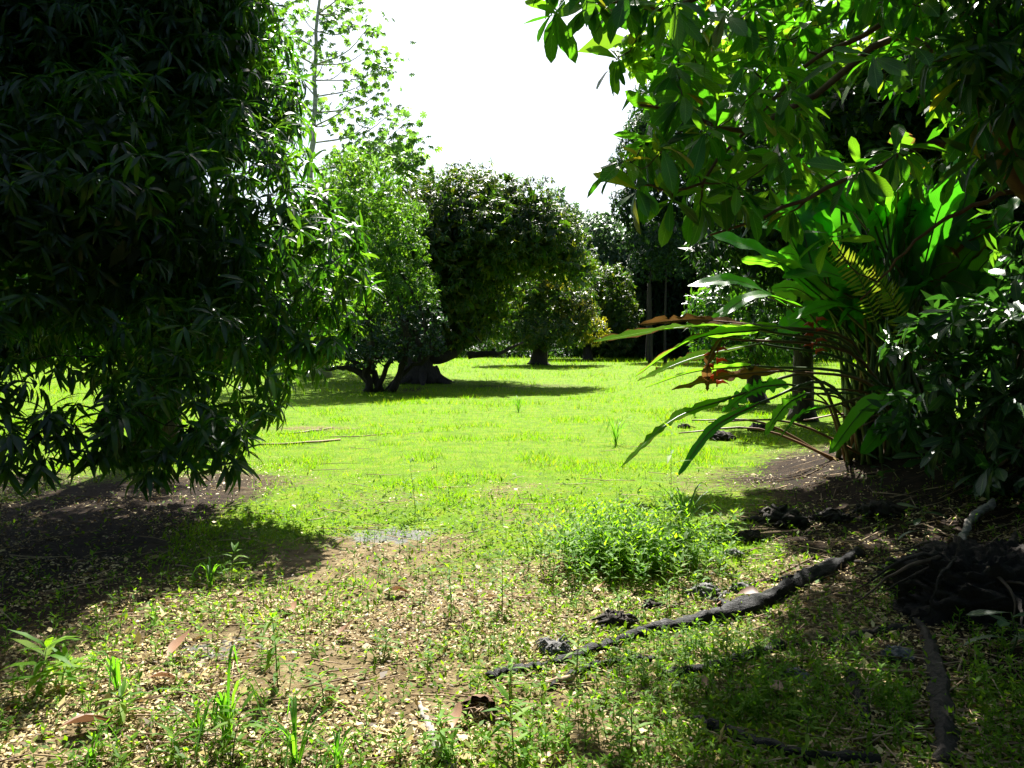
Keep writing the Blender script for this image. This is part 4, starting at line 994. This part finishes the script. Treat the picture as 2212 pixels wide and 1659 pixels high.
def creeping():                      # round small leaves knitted into the turf
    x, y = inview(115000, 2.7, 11, 1.7)
    g = lawn(x, y); keep = rng.random(len(x)) < np.clip(g + .15, 0, 1) * .8 * (1 - sst(5.5, 10.5, y)); x, y = x[keep], y[keep]; n = len(x)
    d = nrm(np.stack([rng.normal(0, 1, n), rng.normal(0, 1, n), rng.uniform(.05, .9, n)], 1)); up = nrm(np.stack([rng.normal(0, .4, n), rng.normal(0, .4, n), np.ones(n)], 1))
    s = (.020 + .0022 * y) * rng.uniform(.6, 1.5, n)
    O = np.stack([x, y, ground_z(x, y) + rng.uniform(.002, .035, n)], 1); Mx = frames(d, up); w_ = rng.integers(0, 2, n)
    o = link('creeping_leaves', combine([(SMALL[q], O[w_ == q], Mx[w_ == q], s[w_ == q] * 1.25) for q in (0, 1)], 'creeping_leaves'), M['creep']); tag(o, 'small creeping green leaves between the grass and mud', 'ground cover', kind='stuff')
creeping()
def litter():
    x, y = inview(190000, 2.6, 15, 1.9)
    g = lawn(x, y); fr = 1 - sst(4.2, 6.5, y)
    right = sst(0, 1, x - (1.4 + .19 * (y - 5)))
    pr = np.clip((1 - g) * .8 + fr * .35 + .8 * sst(0, 1, -2.2 - x) * sst(7, 8, y) * (1 - sst(11, 12, y)), 0, 1) * np.clip(.35 + .65 * fr + .6 * right + .5 * sst(0, 1, -2.0 - x), 0, 1.2) * (.15 + 1.5 * sst(.3, .65, fbm(x * 1.6, y * 1.6, 44)))
    keep = rng.random(len(x)) < pr; x, y = x[keep], y[keep]; n = len(x)
    d = nrm(np.stack([rng.normal(0, 1, n), rng.normal(0, 1, n), rng.normal(0, .28, n)], 1)); up = nrm(np.stack([rng.normal(0, .45, n), rng.normal(0, .45, n), np.ones(n)], 1))
    s = rng.uniform(.012, .036, n) * np.where(rng.random(n) < .05, rng.uniform(1.6, 2.6, n), 1)
    O = np.stack([x, y, ground_z(x, y) + rng.uniform(.0, .016, n)], 1); Mx = frames(d, up); w_ = rng.integers(0, 3, n)
    o = link('leaf_litter', combine([(CRUMB[q], O[w_ == q], Mx[w_ == q], s[w_ == q]) for q in (0, 1, 2)], 'leaf_litter'), M['litter']); tag(o, 'pale tan and brown dry leaves lying on the mud', 'leaf litter', kind='stuff')
litter()
def straw():
    n = 2600; x, y = inview(n, 2.8, 16, 1.5)
    pr = np.clip(.15 + sst(-.2, 1, x - (1.2 + .19 * (y - 5))), 0, 1) * (1 - sst(10, 13, y)) + .06 + .8 * np.exp(-(((x + 3.9) / 1.4) ** 2 + ((y - 15.3) / .6) ** 2)) + .7 * np.exp(-(((x + 2.5) / 1.0) ** 2 + ((y - 12.4) / .3) ** 2))
    k = rng.random(n) < pr; g = Geo()
    for a, b_ in zip(x[k], y[k]):
        L_ = R.uniform(.08, .5); th = R.gauss(.35, .7); d = np.array([math.cos(th), math.sin(th)]) * L_
        c = []
        for q in (0, .5, 1): X_, Y_ = a + d[0] * q, b_ + d[1] * q; c.append([X_, Y_, float(ground_z(X_, Y_)) + .012 + R.uniform(0, .02)])
        g.tube(c, [.004, .004, .002], 4)
    o = g.build('dry_stalks', M['straw']); tag(o, 'scattered dry stalks and twigs on the ground', 'dead stalks', kind='stuff')
straw()

# weeds: a stem with opposite pairs of leaves -----------------------------------------
def weed_arrays(h, pairs, ll, base, lean=None, tilt=.5):
    lean = lean if lean is not None else rng.normal(0, .12, 2)
    c = curve([base, base + np.array([lean[0] * h * .4, lean[1] * h * .4, h * .55]), base + np.array([lean[0] * h, lean[1] * h, h])], 6)
    O, Dd, Up, S = [], [], [], []
    a0 = rng.uniform(0, 3)
    for i in range(pairs):
        t = .2 + .8 * (i + .5) / pairs; p = c[0] + (c[-1] - c[0]) * t
        a = a0 + i * 1.57 + rng.normal(0, .2)
        for sg in (0, math.pi):
            dd = np.array([math.cos(a + sg), math.sin(a + sg), tilt * (.3 + .9 * t) + rng.normal(0, .15)])
            O.append(p); Dd.append(dd); Up.append([0, 0, 1.0]); S.append(ll * rng.uniform(.7, 1.15) * (1 - .35 * abs(t - .7)))
    for q in range(3):
        a = rng.uniform(0, 6.3); O.append(c[-1]); Dd.append(np.array([math.cos(a), math.sin(a), .9])); Up.append([0, 0, 1.0]); S.append(ll * .8)
    return c, np.array(O), nrm(np.array(Dd)), np.array(Up), np.array(S)
LOGP = np.concatenate([curve([GD(*q) for q in pp], 40) for pp in ([(1855, 1195), (1790, 1235), (1680, 1290), (1590, 1330), (1480, 1355), (1380, 1375), (1250, 1420), (1058, 1468)], [(1975, 1330), (2030, 1500), (2040, 1650)], [(1485, 1555), (1640, 1615), (1900, 1648)])])
def weed_field(name, pts, hr, lr, mat, label, pr=(2, 5)):
    g = Geo(); Os, Ds, Us, Ss = [], [], [], []
    for (x, y) in pts:
        if np.min((LOGP[:, 0] - x) ** 2 + (LOGP[:, 1] - y) ** 2 * .6) < .012: continue
        h = R.uniform(*hr); c, O, d, u, s = weed_arrays(h, R.randint(*pr), R.uniform(*lr), on_ground(x, y))
        g.tube(c[[0, 3, 5]], [.0025, .002, .001], 3); Os.append(O); Ds.append(d); Us.append(u); Ss.append(s)
    O, d, u, s = map(np.concatenate, (Os, Ds, Us, Ss)); w_ = rng.integers(0, 3, len(O)); Mx = frames(d, u)
    me = combine([(WEED[q], O[w_ == q], Mx[w_ == q], s[w_ == q]) for q in range(3)] + [(raw_leaf(np.concatenate(g.V), g.F, np.concatenate(g.U)), np.zeros((1, 3)), np.eye(3)[None], np.ones(1))], name)
    o = link(name, me, mat); tag(o, label, 'weeds', kind='stuff')
pts = []
xx, yy = inview(7000, 2.8, 13, 1.7)
gg = lawn(xx, yy); pw = np.where(yy < 8.5, .38, .08) * (.12 + 1.3 * sst(.35, .65, fbm(xx * 1.3, yy * 1.3, 61))) * (1 - .6 * sst(0, 1, x0_ := (-1.9 - xx)) * sst(4.5, 6, yy))
pts = [(a, b_) for a, b_, k in zip(xx, yy, rng.random(len(xx)) < pw) if k]
weed_field('low_weeds', pts, (.03, .13), (.03, .06), M['weed'], 'low leafy weeds scattered over the muddy foreground', (1, 3))
pts = []
for _ in range(620):
    c = np.array([R.gauss(.88, .28), R.gauss(5.9, .32)])
    pts.append(tuple(c))
weed_field('weed_patch', pts, (.14, .36), (.05, .09), M['weed'], 'dense knee-high patch of bright green weeds right of the middle of the foreground', (3, 6))
pts = [(R.gauss(1.1, .7), R.uniform(2.9, 4.2)) for _ in range(480)] + [(R.uniform(.6, 3.2), R.uniform(3.0, 4.9)) for _ in range(300)]
weed_field('shade_weeds', pts, (.03, .12), (.03, .055), M['weed'], 'low green weeds carpeting the shade at lower right', (2, 4))

# weeds that stand out, one object each (x, y in the 2212-wide view, height in view pixels, label)
W = [(1449, 1200, 265, 7, .12, 'tallest thin weed, with pale leaves, standing just right of the arching heliconia leaf tip'),
     (898, 1118, 115, 6, .09, 'thin upright weed alone in the middle of the lawn'),
     (88, 1500, 105, 4, .17, 'long-leaved weed at the lower left, at the edge of the deep shade'),
     (130, 1495, 60, 3, .12, 'shorter long-leaved weed at the lower left, right of the taller one'),
     (1085, 1320, 115, 6, .07, 'upright dark-stemmed weed on bare mud left of the dense weed patch'),
     (975, 1330, 110, 5, .08, 'leafy weed standing left of the upright dark-stemmed one'),
     (600, 1490, 160, 6, .10, 'many-leaved weed in the left foreground, right of the shade edge'),
     (500, 1250, 60, 3, .09, 'weed with pale leaves on the right end of the big shade'),
     (1245, 1470, 90, 5, .07, 'weed growing against the pale root clump by the charred log'),
     (1365, 1640, 120, 5, .08, 'tall leafy weed near the bottom, right of the coconut husk'),
     (1110, 1640, 120, 5, .09, 'leafy weed near the bottom, right below the coconut husk'),
     (1100, 1500, 70, 4, .07, 'weed in front of the near tip of the charred log'),
     (700, 1520, 60, 4, .08, 'low pale-leaved weed left of the grey stick'),
     (500, 1655, 110, 4, .10, 'branching weed at the bottom, left of the long grass tuft'),
     (270, 1560, 60, 3, .09, 'weed on bare mud in the lower left foreground'),
     (1340, 1330, 40, 4, .06, 'small weed below the dense weed patch'),
     (1440, 1330, 70, 5, .06, 'weed at the lower right corner of the dense weed patch'),
     (1570, 1440, 100, 5, .06, 'weed rising in front of the middle of the charred log'),
     (830, 1420, 50, 4, .07, 'low weed in the centre foreground among dry leaves'),
     (960, 1640, 90, 5, .08, 'weed leaning on the lower end of the grey stick'),
     (1740, 1640, 90, 4, .07, 'drooping weed by the black branch at the bottom right'),
     (1720, 1380, 60, 4, .06, 'weed behind the charred log on the leaf litter'),
     (380, 1655, 70, 4, .08, 'weed at the bottom edge in the left foreground'),
     (1900, 1290, 70, 4, .07, 'small weed on the shaded bank above the charred log')]
for (dx, dy, hp, pairs, ll, lb) in W:
    b = GD(dx, dy if dy < 1655 else 1655); h = hp / 2.16 / F * b[1] * 1.02
    root = thing('weed', b, lb, 'weed')
    c, O, d, u, s = weed_arrays(h, pairs + 3, ll * 1.45, np.zeros(3), tilt=.35)
    g = Geo(); g.tube(c, np.linspace(.0035, .0015, len(c)), 5); g.build('stem', M['stalk'], root)
    lm = [l.mesh('leaf') for l in [Leaf([(0, 0), (.25, .075), (.6, .085), (1, 0)], bb, .2) for bb in (.2, .45)]]
    for m_ in lm: m_.materials.append(M['weed'])
    Mx = frames(d, u)
    for i in range(len(O)):
        o = bpy.data.objects.new('leaf', lm[i % 2]); COL.objects.link(o); o.parent = root
        o.matrix_local = Matrix.Translation(O[i].tolist()) @ Matrix(Mx[i].tolist()).to_4x4() @ Matrix.Scale(float(s[i]), 4)

# long grass tufts
T = [(490, 1600, 190, 9, 'tall arching grass tuft in the left foreground'), (640, 1655, 130, 10, 'arching grass tuft at the bottom edge left of the grey stick'),
     (730, 1659, 90, 12, 'grass tuft at the bottom edge nearest the grey stick'), (1480, 1150, 100, 26, 'thick bright grass tuft right behind the dense weed patch'),
     (200, 1655, 80, 6, 'thin grass tuft at the lower left bottom edge'), (430, 1600, 80, 8, 'short grass tuft left of the tall arching one'),
     (590, 900, 40, 18, 'pale spiky grass tuft at the shade edge beside the mango leaves'), (1330, 960, 60, 14, 'grass tuft on the lawn left of the drooping heliconia leaf'),
     (455, 1270, 60, 5, 'bent grass blades at the right end of the big shade'), (1120, 890, 36, 14, 'grass tuft out on the middle of the lawn'), (1500, 900, 30, 14, 'low grass tuft on the lawn under the heliconia leaves'),
     (250, 1490, 110, 5, 'thin grass tuft at the edge of the deep shade'), (1550, 1640, 0, 0, '')]
for dx, dy, hp, nb, lb in T:
    if not nb: continue
    b = GD(dx, dy); h = hp / 2.16 / F * b[1]
    root = thing('grass_tuft', b, lb, 'grass tuft')
    for k in range(int(nb * 1.6)):
        a = R.uniform(0, 6.28); rr = R.uniform(.3, 1.1); hh = h * R.uniform(.6, 1.15)
        p = [[R.gauss(0, .01), R.gauss(0, .01), 0], [math.cos(a) * rr * hh * .35, math.sin(a) * rr * hh * .35, hh * .7], [math.cos(a) * rr * hh * .9, math.sin(a) * rr * hh * .9, hh * .92], [math.cos(a) * rr * hh * 1.5, math.sin(a) * rr * hh * 1.5, hh * .5]]
        c = curve(p, 8); t = nrm(np.gradient(c, axis=0)); sd = nrm(np.cross(t, [math.cos(a), math.sin(a), .01]))
        wdt = min(.0055, .035 * hh) * np.array([.7, 1, 1, 1, .9, .7, .45, .05]) + .0
        V = np.stack([c - sd * wdt[:, None], c + [0, 0, -.002], c + sd * wdt[:, None]], 1).reshape(-1, 3)
        Fc = [[i * 3 + q, i * 3 + q + 1, i * 3 + q + 4, i * 3 + q + 3] for i in range(7) for q in (0, 1)]
        g = Geo(); g.add(V, Fc, np.array([(q / 2, i / 7) for i in range(8) for q in range(3)])); g.build('blade', M['tuft'], root)

# ================================================================== LOGS, ROOTS, STONES
def log(name, label, cat, pts, rad, mat, sides=12, rough=.16, lift=.4, n=30):
    c3 = []
    for (dx, dy), r in zip(pts, rad):
        p = GD(dx, dy); p[2] += r * lift; c3.append(p)
    c = curve(c3, n, .006); r = np.interp(np.linspace(0, 1, n), np.linspace(0, 1, len(rad)), rad)
    g = Geo(); o0 = c3[0].copy(); g.tube(c, r, sides, rough)
    o = g.build(name, mat, None, origin=o0); tag(o, label, cat); return o
log('charred_log', 'long black charred log curving across the right foreground', 'log', [(1855, 1195), (1790, 1235), (1680, 1290), (1590, 1330), (1480, 1355), (1380, 1375)], [.034, .05, .056, .054, .045, .034], M['char'], lift=.4, n=60, rough=.4)
log('charred_log', 'thin black burnt branch continuing from the near end of the long log', 'branch', [(1400, 1372), (1330, 1392), (1250, 1420), (1170, 1440)], [.036, .034, .026, .016], M['char'])
log('charred_stick', 'short black stick lying furthest left, before the long charred log', 'stick', [(1170, 1445), (1110, 1452), (1058, 1470)], [.022, .025, .028], M['char'])
log('charred_stick', 'long thin black stick below the charred log, pointing to the coconut husk', 'stick', [(1420, 1425), (1330, 1432), (1250, 1455), (1190, 1490)], [.018, .02, .018, .014], M['char'])
log('fallen_branch', 'dark rotten branch low in the shade between the charred log and the bottom branch', 'branch', [(1690, 1400), (1600, 1430), (1500, 1452), (1430, 1462)], [.03, .03, .026, .014], M['char'])
log('black_branch', 'black branch lying at the bottom of the view, right of centre', 'branch', [(1485, 1555), (1560, 1580), (1640, 1615), (1740, 1640), (1900, 1648)], [.018, .026, .028, .028, .022], M['char'])
log('upright_log', 'thick weathered grey log lying towards the camera at lower right', 'log', [(1975, 1330), (2010, 1400), (2030, 1500), (2040, 1590), (2040, 1658)], [.02, .038, .046, .046, .04], M['bark'], rough=.4, lift=.15)
log('broken_branch', 'short broken black stub forking off the middle of the charred log', 'branch', [(1600, 1325), (1560, 1308), (1530, 1300)], [.03, .024, .018], M['char'], rough=.4)
log('surface_root', 'thin dark root snaking behind the charred log', 'root', [(1900, 1225), (1800, 1215), (1700, 1250), (1600, 1262)], [.02, .022, .018, .008], M['bark'], rough=.3)
log('surface_root', 'thin dark root between the charred log and the thick grey log', 'root', [(1960, 1360), (1880, 1370), (1800, 1390), (1700, 1395)], [.024, .024, .02, .01], M['bark'], rough=.3)
log('mossy_root', 'short dark root left of the thick grey log', 'root', [(1830, 1440), (1850, 1500), (1870, 1560)], [.018, .028, .02], M['bark'])
log('grey_stick', 'grey split stick standing out of the litter left of the coconut husk', 'stick', [(905, 1520), (930, 1580), (955, 1640), (985, 1659)], [.012, .018, .018, .016], M['driftwood'], 6, .3)
log('pale_root', 'pale smooth curved root on the bank at the right edge', 'root', [(2150, 1108), (2110, 1130), (2085, 1165), (2075, 1205)], [.035, .032, .026, .015], M['driftwood'], lift=2.4)
log('pale_root', 'lower thin root hanging over the hollow at the right edge', 'root', [(2195, 1165), (2170, 1210), (2150, 1240)], [.02, .022, .012], M['bark'], lift=2)
for k, (a, b_, r, lb) in enumerate([((1160, 1530), (1065, 1560), .010, 'brown stalk lying across the coconut husk'), ((1460, 1310), (1260, 1378), .008, 'long thin pale twig in front of the dark clods'), ((1375, 1275), (1315, 1325), .010, 'short thick brown stick below the weed patch'),
                       ((1650, 1185), (1520, 1215), .006, 'thin pale stalk on the shaded litter above the charred log'), ((1830, 1170), (1600, 1275), .007, 'pale dry stalk lying beside the charred log'), ((2000, 1100), (1830, 1180), .006, 'pale stalk high on the shaded bank'),
                       ((1700, 1050), (1560, 1080), .006, 'pale twig on the litter under the heliconia'), ((1240, 1470), (1170, 1480), .016, 'short pale bamboo piece beside the root clump'), ((720, 925), (600, 938), .012, 'dead grey branch on the brown patch at left of the lawn'),
                       ((850, 935), (700, 945), .010, 'thin dead branch on the brown patch, right of the grey one'), ((735, 952), (560, 962), .018, 'dark flat log at the left of the lawn by the mango leaves')]):
    log('dry_stick', lb, 'stick', [a, ((a[0] + b_[0]) / 2 + 4, (a[1] + b_[1]) / 2 + 3), b_], [r, r * 1.1, r * .7], M['straw'] if k % 4 else M['brown_stalk'], 6, .15, 1.2, 8)

def clod(name, label, cat, dx, dy, wpx, mat, flat=.6, strands=0):
    p = GD(dx, dy); r = wpx / 2.16 / F * p[1] / 2 * .8
    nu, nv = 20, 13; V = []
    ph = rng.uniform(0, 6, 8)
    for i in range(nv):
        th = math.pi * i / (nv - 1)
        for j in range(nu):
            a = 2 * math.pi * j / nu; d = np.array([math.sin(th) * math.cos(a), math.sin(th) * math.sin(a), math.cos(th)])
            k = 1 + .22 * math.sin(4 * d[0] + ph[0]) * math.sin(5 * d[1] + ph[1]) + .16 * math.sin(9 * d[2] + ph[2] + 5 * d[0]) + rng.uniform(-.10, .10) * math.sin(th)
            V.append(d * r * k * np.array([1, .85, flat]))
    Fc = [[i * nu + j, i * nu + (j + 1) % nu, (i + 1) * nu + (j + 1) % nu, (i + 1) * nu + j] for i in range(nv - 1) for j in range(nu)]
    g = Geo(); g.add(np.array(V) + [0, 0, r * flat * .45], Fc)
    for _ in range(strands):        # frayed root ends
        a = R.uniform(0, 6.28); q = np.array([math.cos(a) * r, math.sin(a) * r * .8, r * R.uniform(.2, .8)])
        g.tube(curve([q * .4 + [0, 0, r * .3], q + [0, 0, r * .3], q * R.uniform(1.1, 1.7) + [0, 0, -r * .3]], 6, .003), [.006, .006, .005, .004, .003, .002], 4)
    for _ in range(0 if strands else 46):        # crumbs and curled casts heaped on it
        a = R.uniform(0, 6.28); q = R.random() ** .5 * 1.25; h_ = max(0, 1 - q * q * .7) * r * flat * 1.25
        c0 = np.array([math.cos(a) * q * r, math.sin(a) * q * r * .85, h_]); e = r * R.uniform(.12, .3)
        g.tube(curve([c0, c0 + [R.gauss(0, e), R.gauss(0, e), e * .8], c0 + [R.gauss(0, e * 1.5), R.gauss(0, e * 1.5), R.gauss(0, e * .3)]], 5), r * np.array([.08, .1, .1, .09, .05]), 5, .25)
    o = g.build(name, mat, None, smooth=True); o.location = p; tag(o, label, cat); return o
clod('root_clump', 'pale grey tangled root clump at the near end of the charred log', 'root clump', 1200, 1410, 75, M['stone'], .55, 34)
for dx, dy, w_, lb in ((1585, 1200, 45, 'pale grey clod alone on the litter, the lightest one'), (1520, 1285, 75, 'rounded grey clod right behind the charred log'), (1600, 1275, 50, 'dark grey clod behind the middle of the log'), (1410, 1310, 50, 'dark clod below the dense weed patch'),
                       (1330, 1350, 90, 'wide dark clod at the bend of the charred log'), (1690, 1130, 110, 'wide dark worm cast heap on the shaded bank, upper left'), (1900, 1110, 90, 'dark heap on the shaded bank further right'), (1795, 1125, 80, 'dark clod heap between the two bank heaps'),
                       (1720, 1465, 60, 'grey crumbly clod at the centre of the lower right shade'), (1940, 1420, 70, 'dark clod left of the thick grey log top'), (1560, 950, 60, 'small dark clod at the lawn edge under the drooping leaves'), (1640, 930, 50, 'small dark clod at the lawn edge, right of another'),
                       (1480, 925, 30, 'smallest clod on the bright lawn edge'), (2150, 1225, 60, 'rounded stone in the hollow at the right edge'), (1440, 1200, 40, 'dark clod at the shade edge beside the grass tuft'), (1620, 1165, 60, 'dark clod among the stalks on the litter')):
    clod('earth_clod', lb, 'clod', dx, dy, w_, M['stone'] if 'grey' in lb or 'stone' in lb else M['bark'], .5)
clod('ochre_stone', 'rough ochre brown stone behind the lower right weeds', 'stone', 1760, 1385, 60, M['ochre'], .7)

M['shaded_soil'] = solid_mat('dark_root_soil', [(.3, (.006, .005, .004)), (.6, (.02, .015, .011)), (.8, (.06, .045, .035))], 9, .95, 1.0, dist=.05)
def root_bank():                      # the dark mound of soil and roots that ends the bank at the right edge
    p = GD(2165, 1330); root = thing('root_mound', p, 'dark mound of bare soil and tangled roots at the right edge, below the glossy shrub', 'earth mound')
    nu, nv = 96, 44; V = []
    for i in range(nv):
        th = math.pi * .5 * i / (nv - 1)
        for j in range(nu):
            a = 2 * math.pi * j / nu; d = np.array([math.sin(th) * math.cos(a), math.sin(th) * math.sin(a), math.cos(th) ** .6])
            k = .8 + .3 * float(vnoise(d[0] * 3 + 5, d[1] * 3 + d[2] * 4, 12)) + .22 * float(vnoise(d[0] * 11, d[1] * 11 + d[2] * 9, 13)) + .16 * float(vnoise(d[0] * 31 + d[2] * 9, d[1] * 31 + d[2] * 27, 14)) + rng.uniform(-.03, .03)
            V.append(d * k * np.array([.55, .5, .36]) + [.15, .35, -.12])
    Fc = [[i * nu + j, i * nu + (j + 1) % nu, (i + 1) * nu + (j + 1) % nu, (i + 1) * nu + j] for i in range(nv - 1) for j in range(nu)]
    g = Geo(); g.add(np.array(V), Fc); g.build('soil', M['shaded_soil'], root)
    for k in range(9):
        a = R.uniform(2.6, 5.4); h = R.uniform(.1, .4); q = np.array([.15 + math.cos(a) * .35, .35 + math.sin(a) * .3, h]); e = np.array([.15 + math.cos(a + R.gauss(0, .3)) * R.uniform(.7, 1.0), .35 + math.sin(a) * R.uniform(.6, .85), R.uniform(-.05, .08)])
        g = Geo(); g.tube(curve([q, (q + e) / 2 + [R.gauss(0, .05), -.08, R.gauss(.06, .05)], e], 10, .006), np.linspace(.018 * R.uniform(.4, 1.1), .003, 10), 6, .3); g.build('root', M['bark'] if k % 2 else M['twig'], root)
root_bank()
def husk():
    p = GD(1035, 1545); root = thing('coconut_husk', p, 'broken brown coconut husk lying open in the foreground', 'coconut husk')
    nu, nv = 22, 9; r = .075
    def bowl(rr, name, mat, flip=False):
        V = []; Fc = []
        for i in range(nv):
            th = math.radians(8 + 88 * i / (nv - 1))
            for j in range(nu + 1):
                a = math.radians(-20 + 290 * j / nu); k = rr * (1 + rng.uniform(-.04, .04) + (.12 * math.sin(j * 2.1) if i == nv - 1 else 0))
                V.append([math.cos(a) * math.sin(th) * k, math.cos(th) * k * -.8 + .02, math.sin(a) * math.sin(th) * k * .8 + rr * .5])
        for i in range(nv - 1):
            for j in range(nu): q = i * (nu + 1) + j; Fc.append([q, q + 1, q + nu + 2, q + nu + 1])
        g = Geo(); g.add(V, Fc); return g.build(name, mat, root)
    # the open side faces the viewer: an outer shell and an inner one
    o = bowl(r, 'shell', M['husk']); o.scale = (1, -1, 1); i_ = bowl(r * .86, 'inner_shell', M['husk']); i_.scale = (1, -1, 1)
    g = Geo()
    for _ in range(26):
        a = R.uniform(-1.2, 1.2); q = np.array([math.sin(a) * r * .5, R.uniform(-.05, .03), R.uniform(0, .05)])
        g.tube(curve([q, q + [R.gauss(0, .01), -.03, .02], q + [R.gauss(0, .03), -.07, R.uniform(-.01, .03)]], 5), [.004, .004, .003, .003, .002], 4)
    g.build('fibre', M['straw'], root)
husk()

# big fallen leaves, each its own thing
DL = [(180, 1590, 130, .3, 'largest curled brown fallen leaf in the lower left foreground'), (395, 1435, 90, 1.2, 'upright curled brown leaf in the left foreground'), (350, 1480, 80, .1, 'brown leaf lying left below the upright curled one'),
      (745, 1385, 50, .8, 'pale dead leaf in the middle of the foreground mud'), (660, 1335, 60, 2.2, 'pinkish dead leaf near the right end of the big shade'), (850, 1290, 60, .3, 'dead leaf by the wet mud patch'), (1005, 1590, 70, 1.5, 'reddish folded dead leaf below the coconut husk'),
      (1295, 1290, 40, .6, 'reddish dead leaf at the lower edge of the weed patch'), (1670, 1300, 60, 2.5, 'brown curved dead leaf lying on the charred log'), (1545, 1500, 40, 1.9, 'orange dead leaf in the lower right shade'), (1720, 1510, 60, 2.2, 'brown curled dead leaf in the lower right shade'), (1200, 1655, 60, .7, 'pinkish dead leaf at the bottom edge'), (1560, 1320, 40, 1.1, 'yellow fallen leaf beside the charred log')]
for dx, dy, w_, a, lb in DL:
    p = GD(dx, min(dy, 1657)); L_ = w_ / 2.16 / F * p[1]
    lf = Leaf([(0, 0), (.1, .06), (.3, .2), (.5, .26), (.7, .2), (.88, .1), (1, 0)], -.35 if dx % 2 else .3, .55, .8, .15)
    me = lf.mesh('dead_leaf'); o = link('dead_leaf', me, M['dead_leaf']); tag(o, lb, 'dead leaf')
    o.matrix_local = Matrix.Translation((p[0] - L_ * .4, p[1], p[2] + .02 + L_ * .08)) @ Matrix.Rotation(a - 1.5, 4, 'Z') @ Matrix.Rotation(.2, 4, 'X') @ Matrix.Scale(L_, 4)
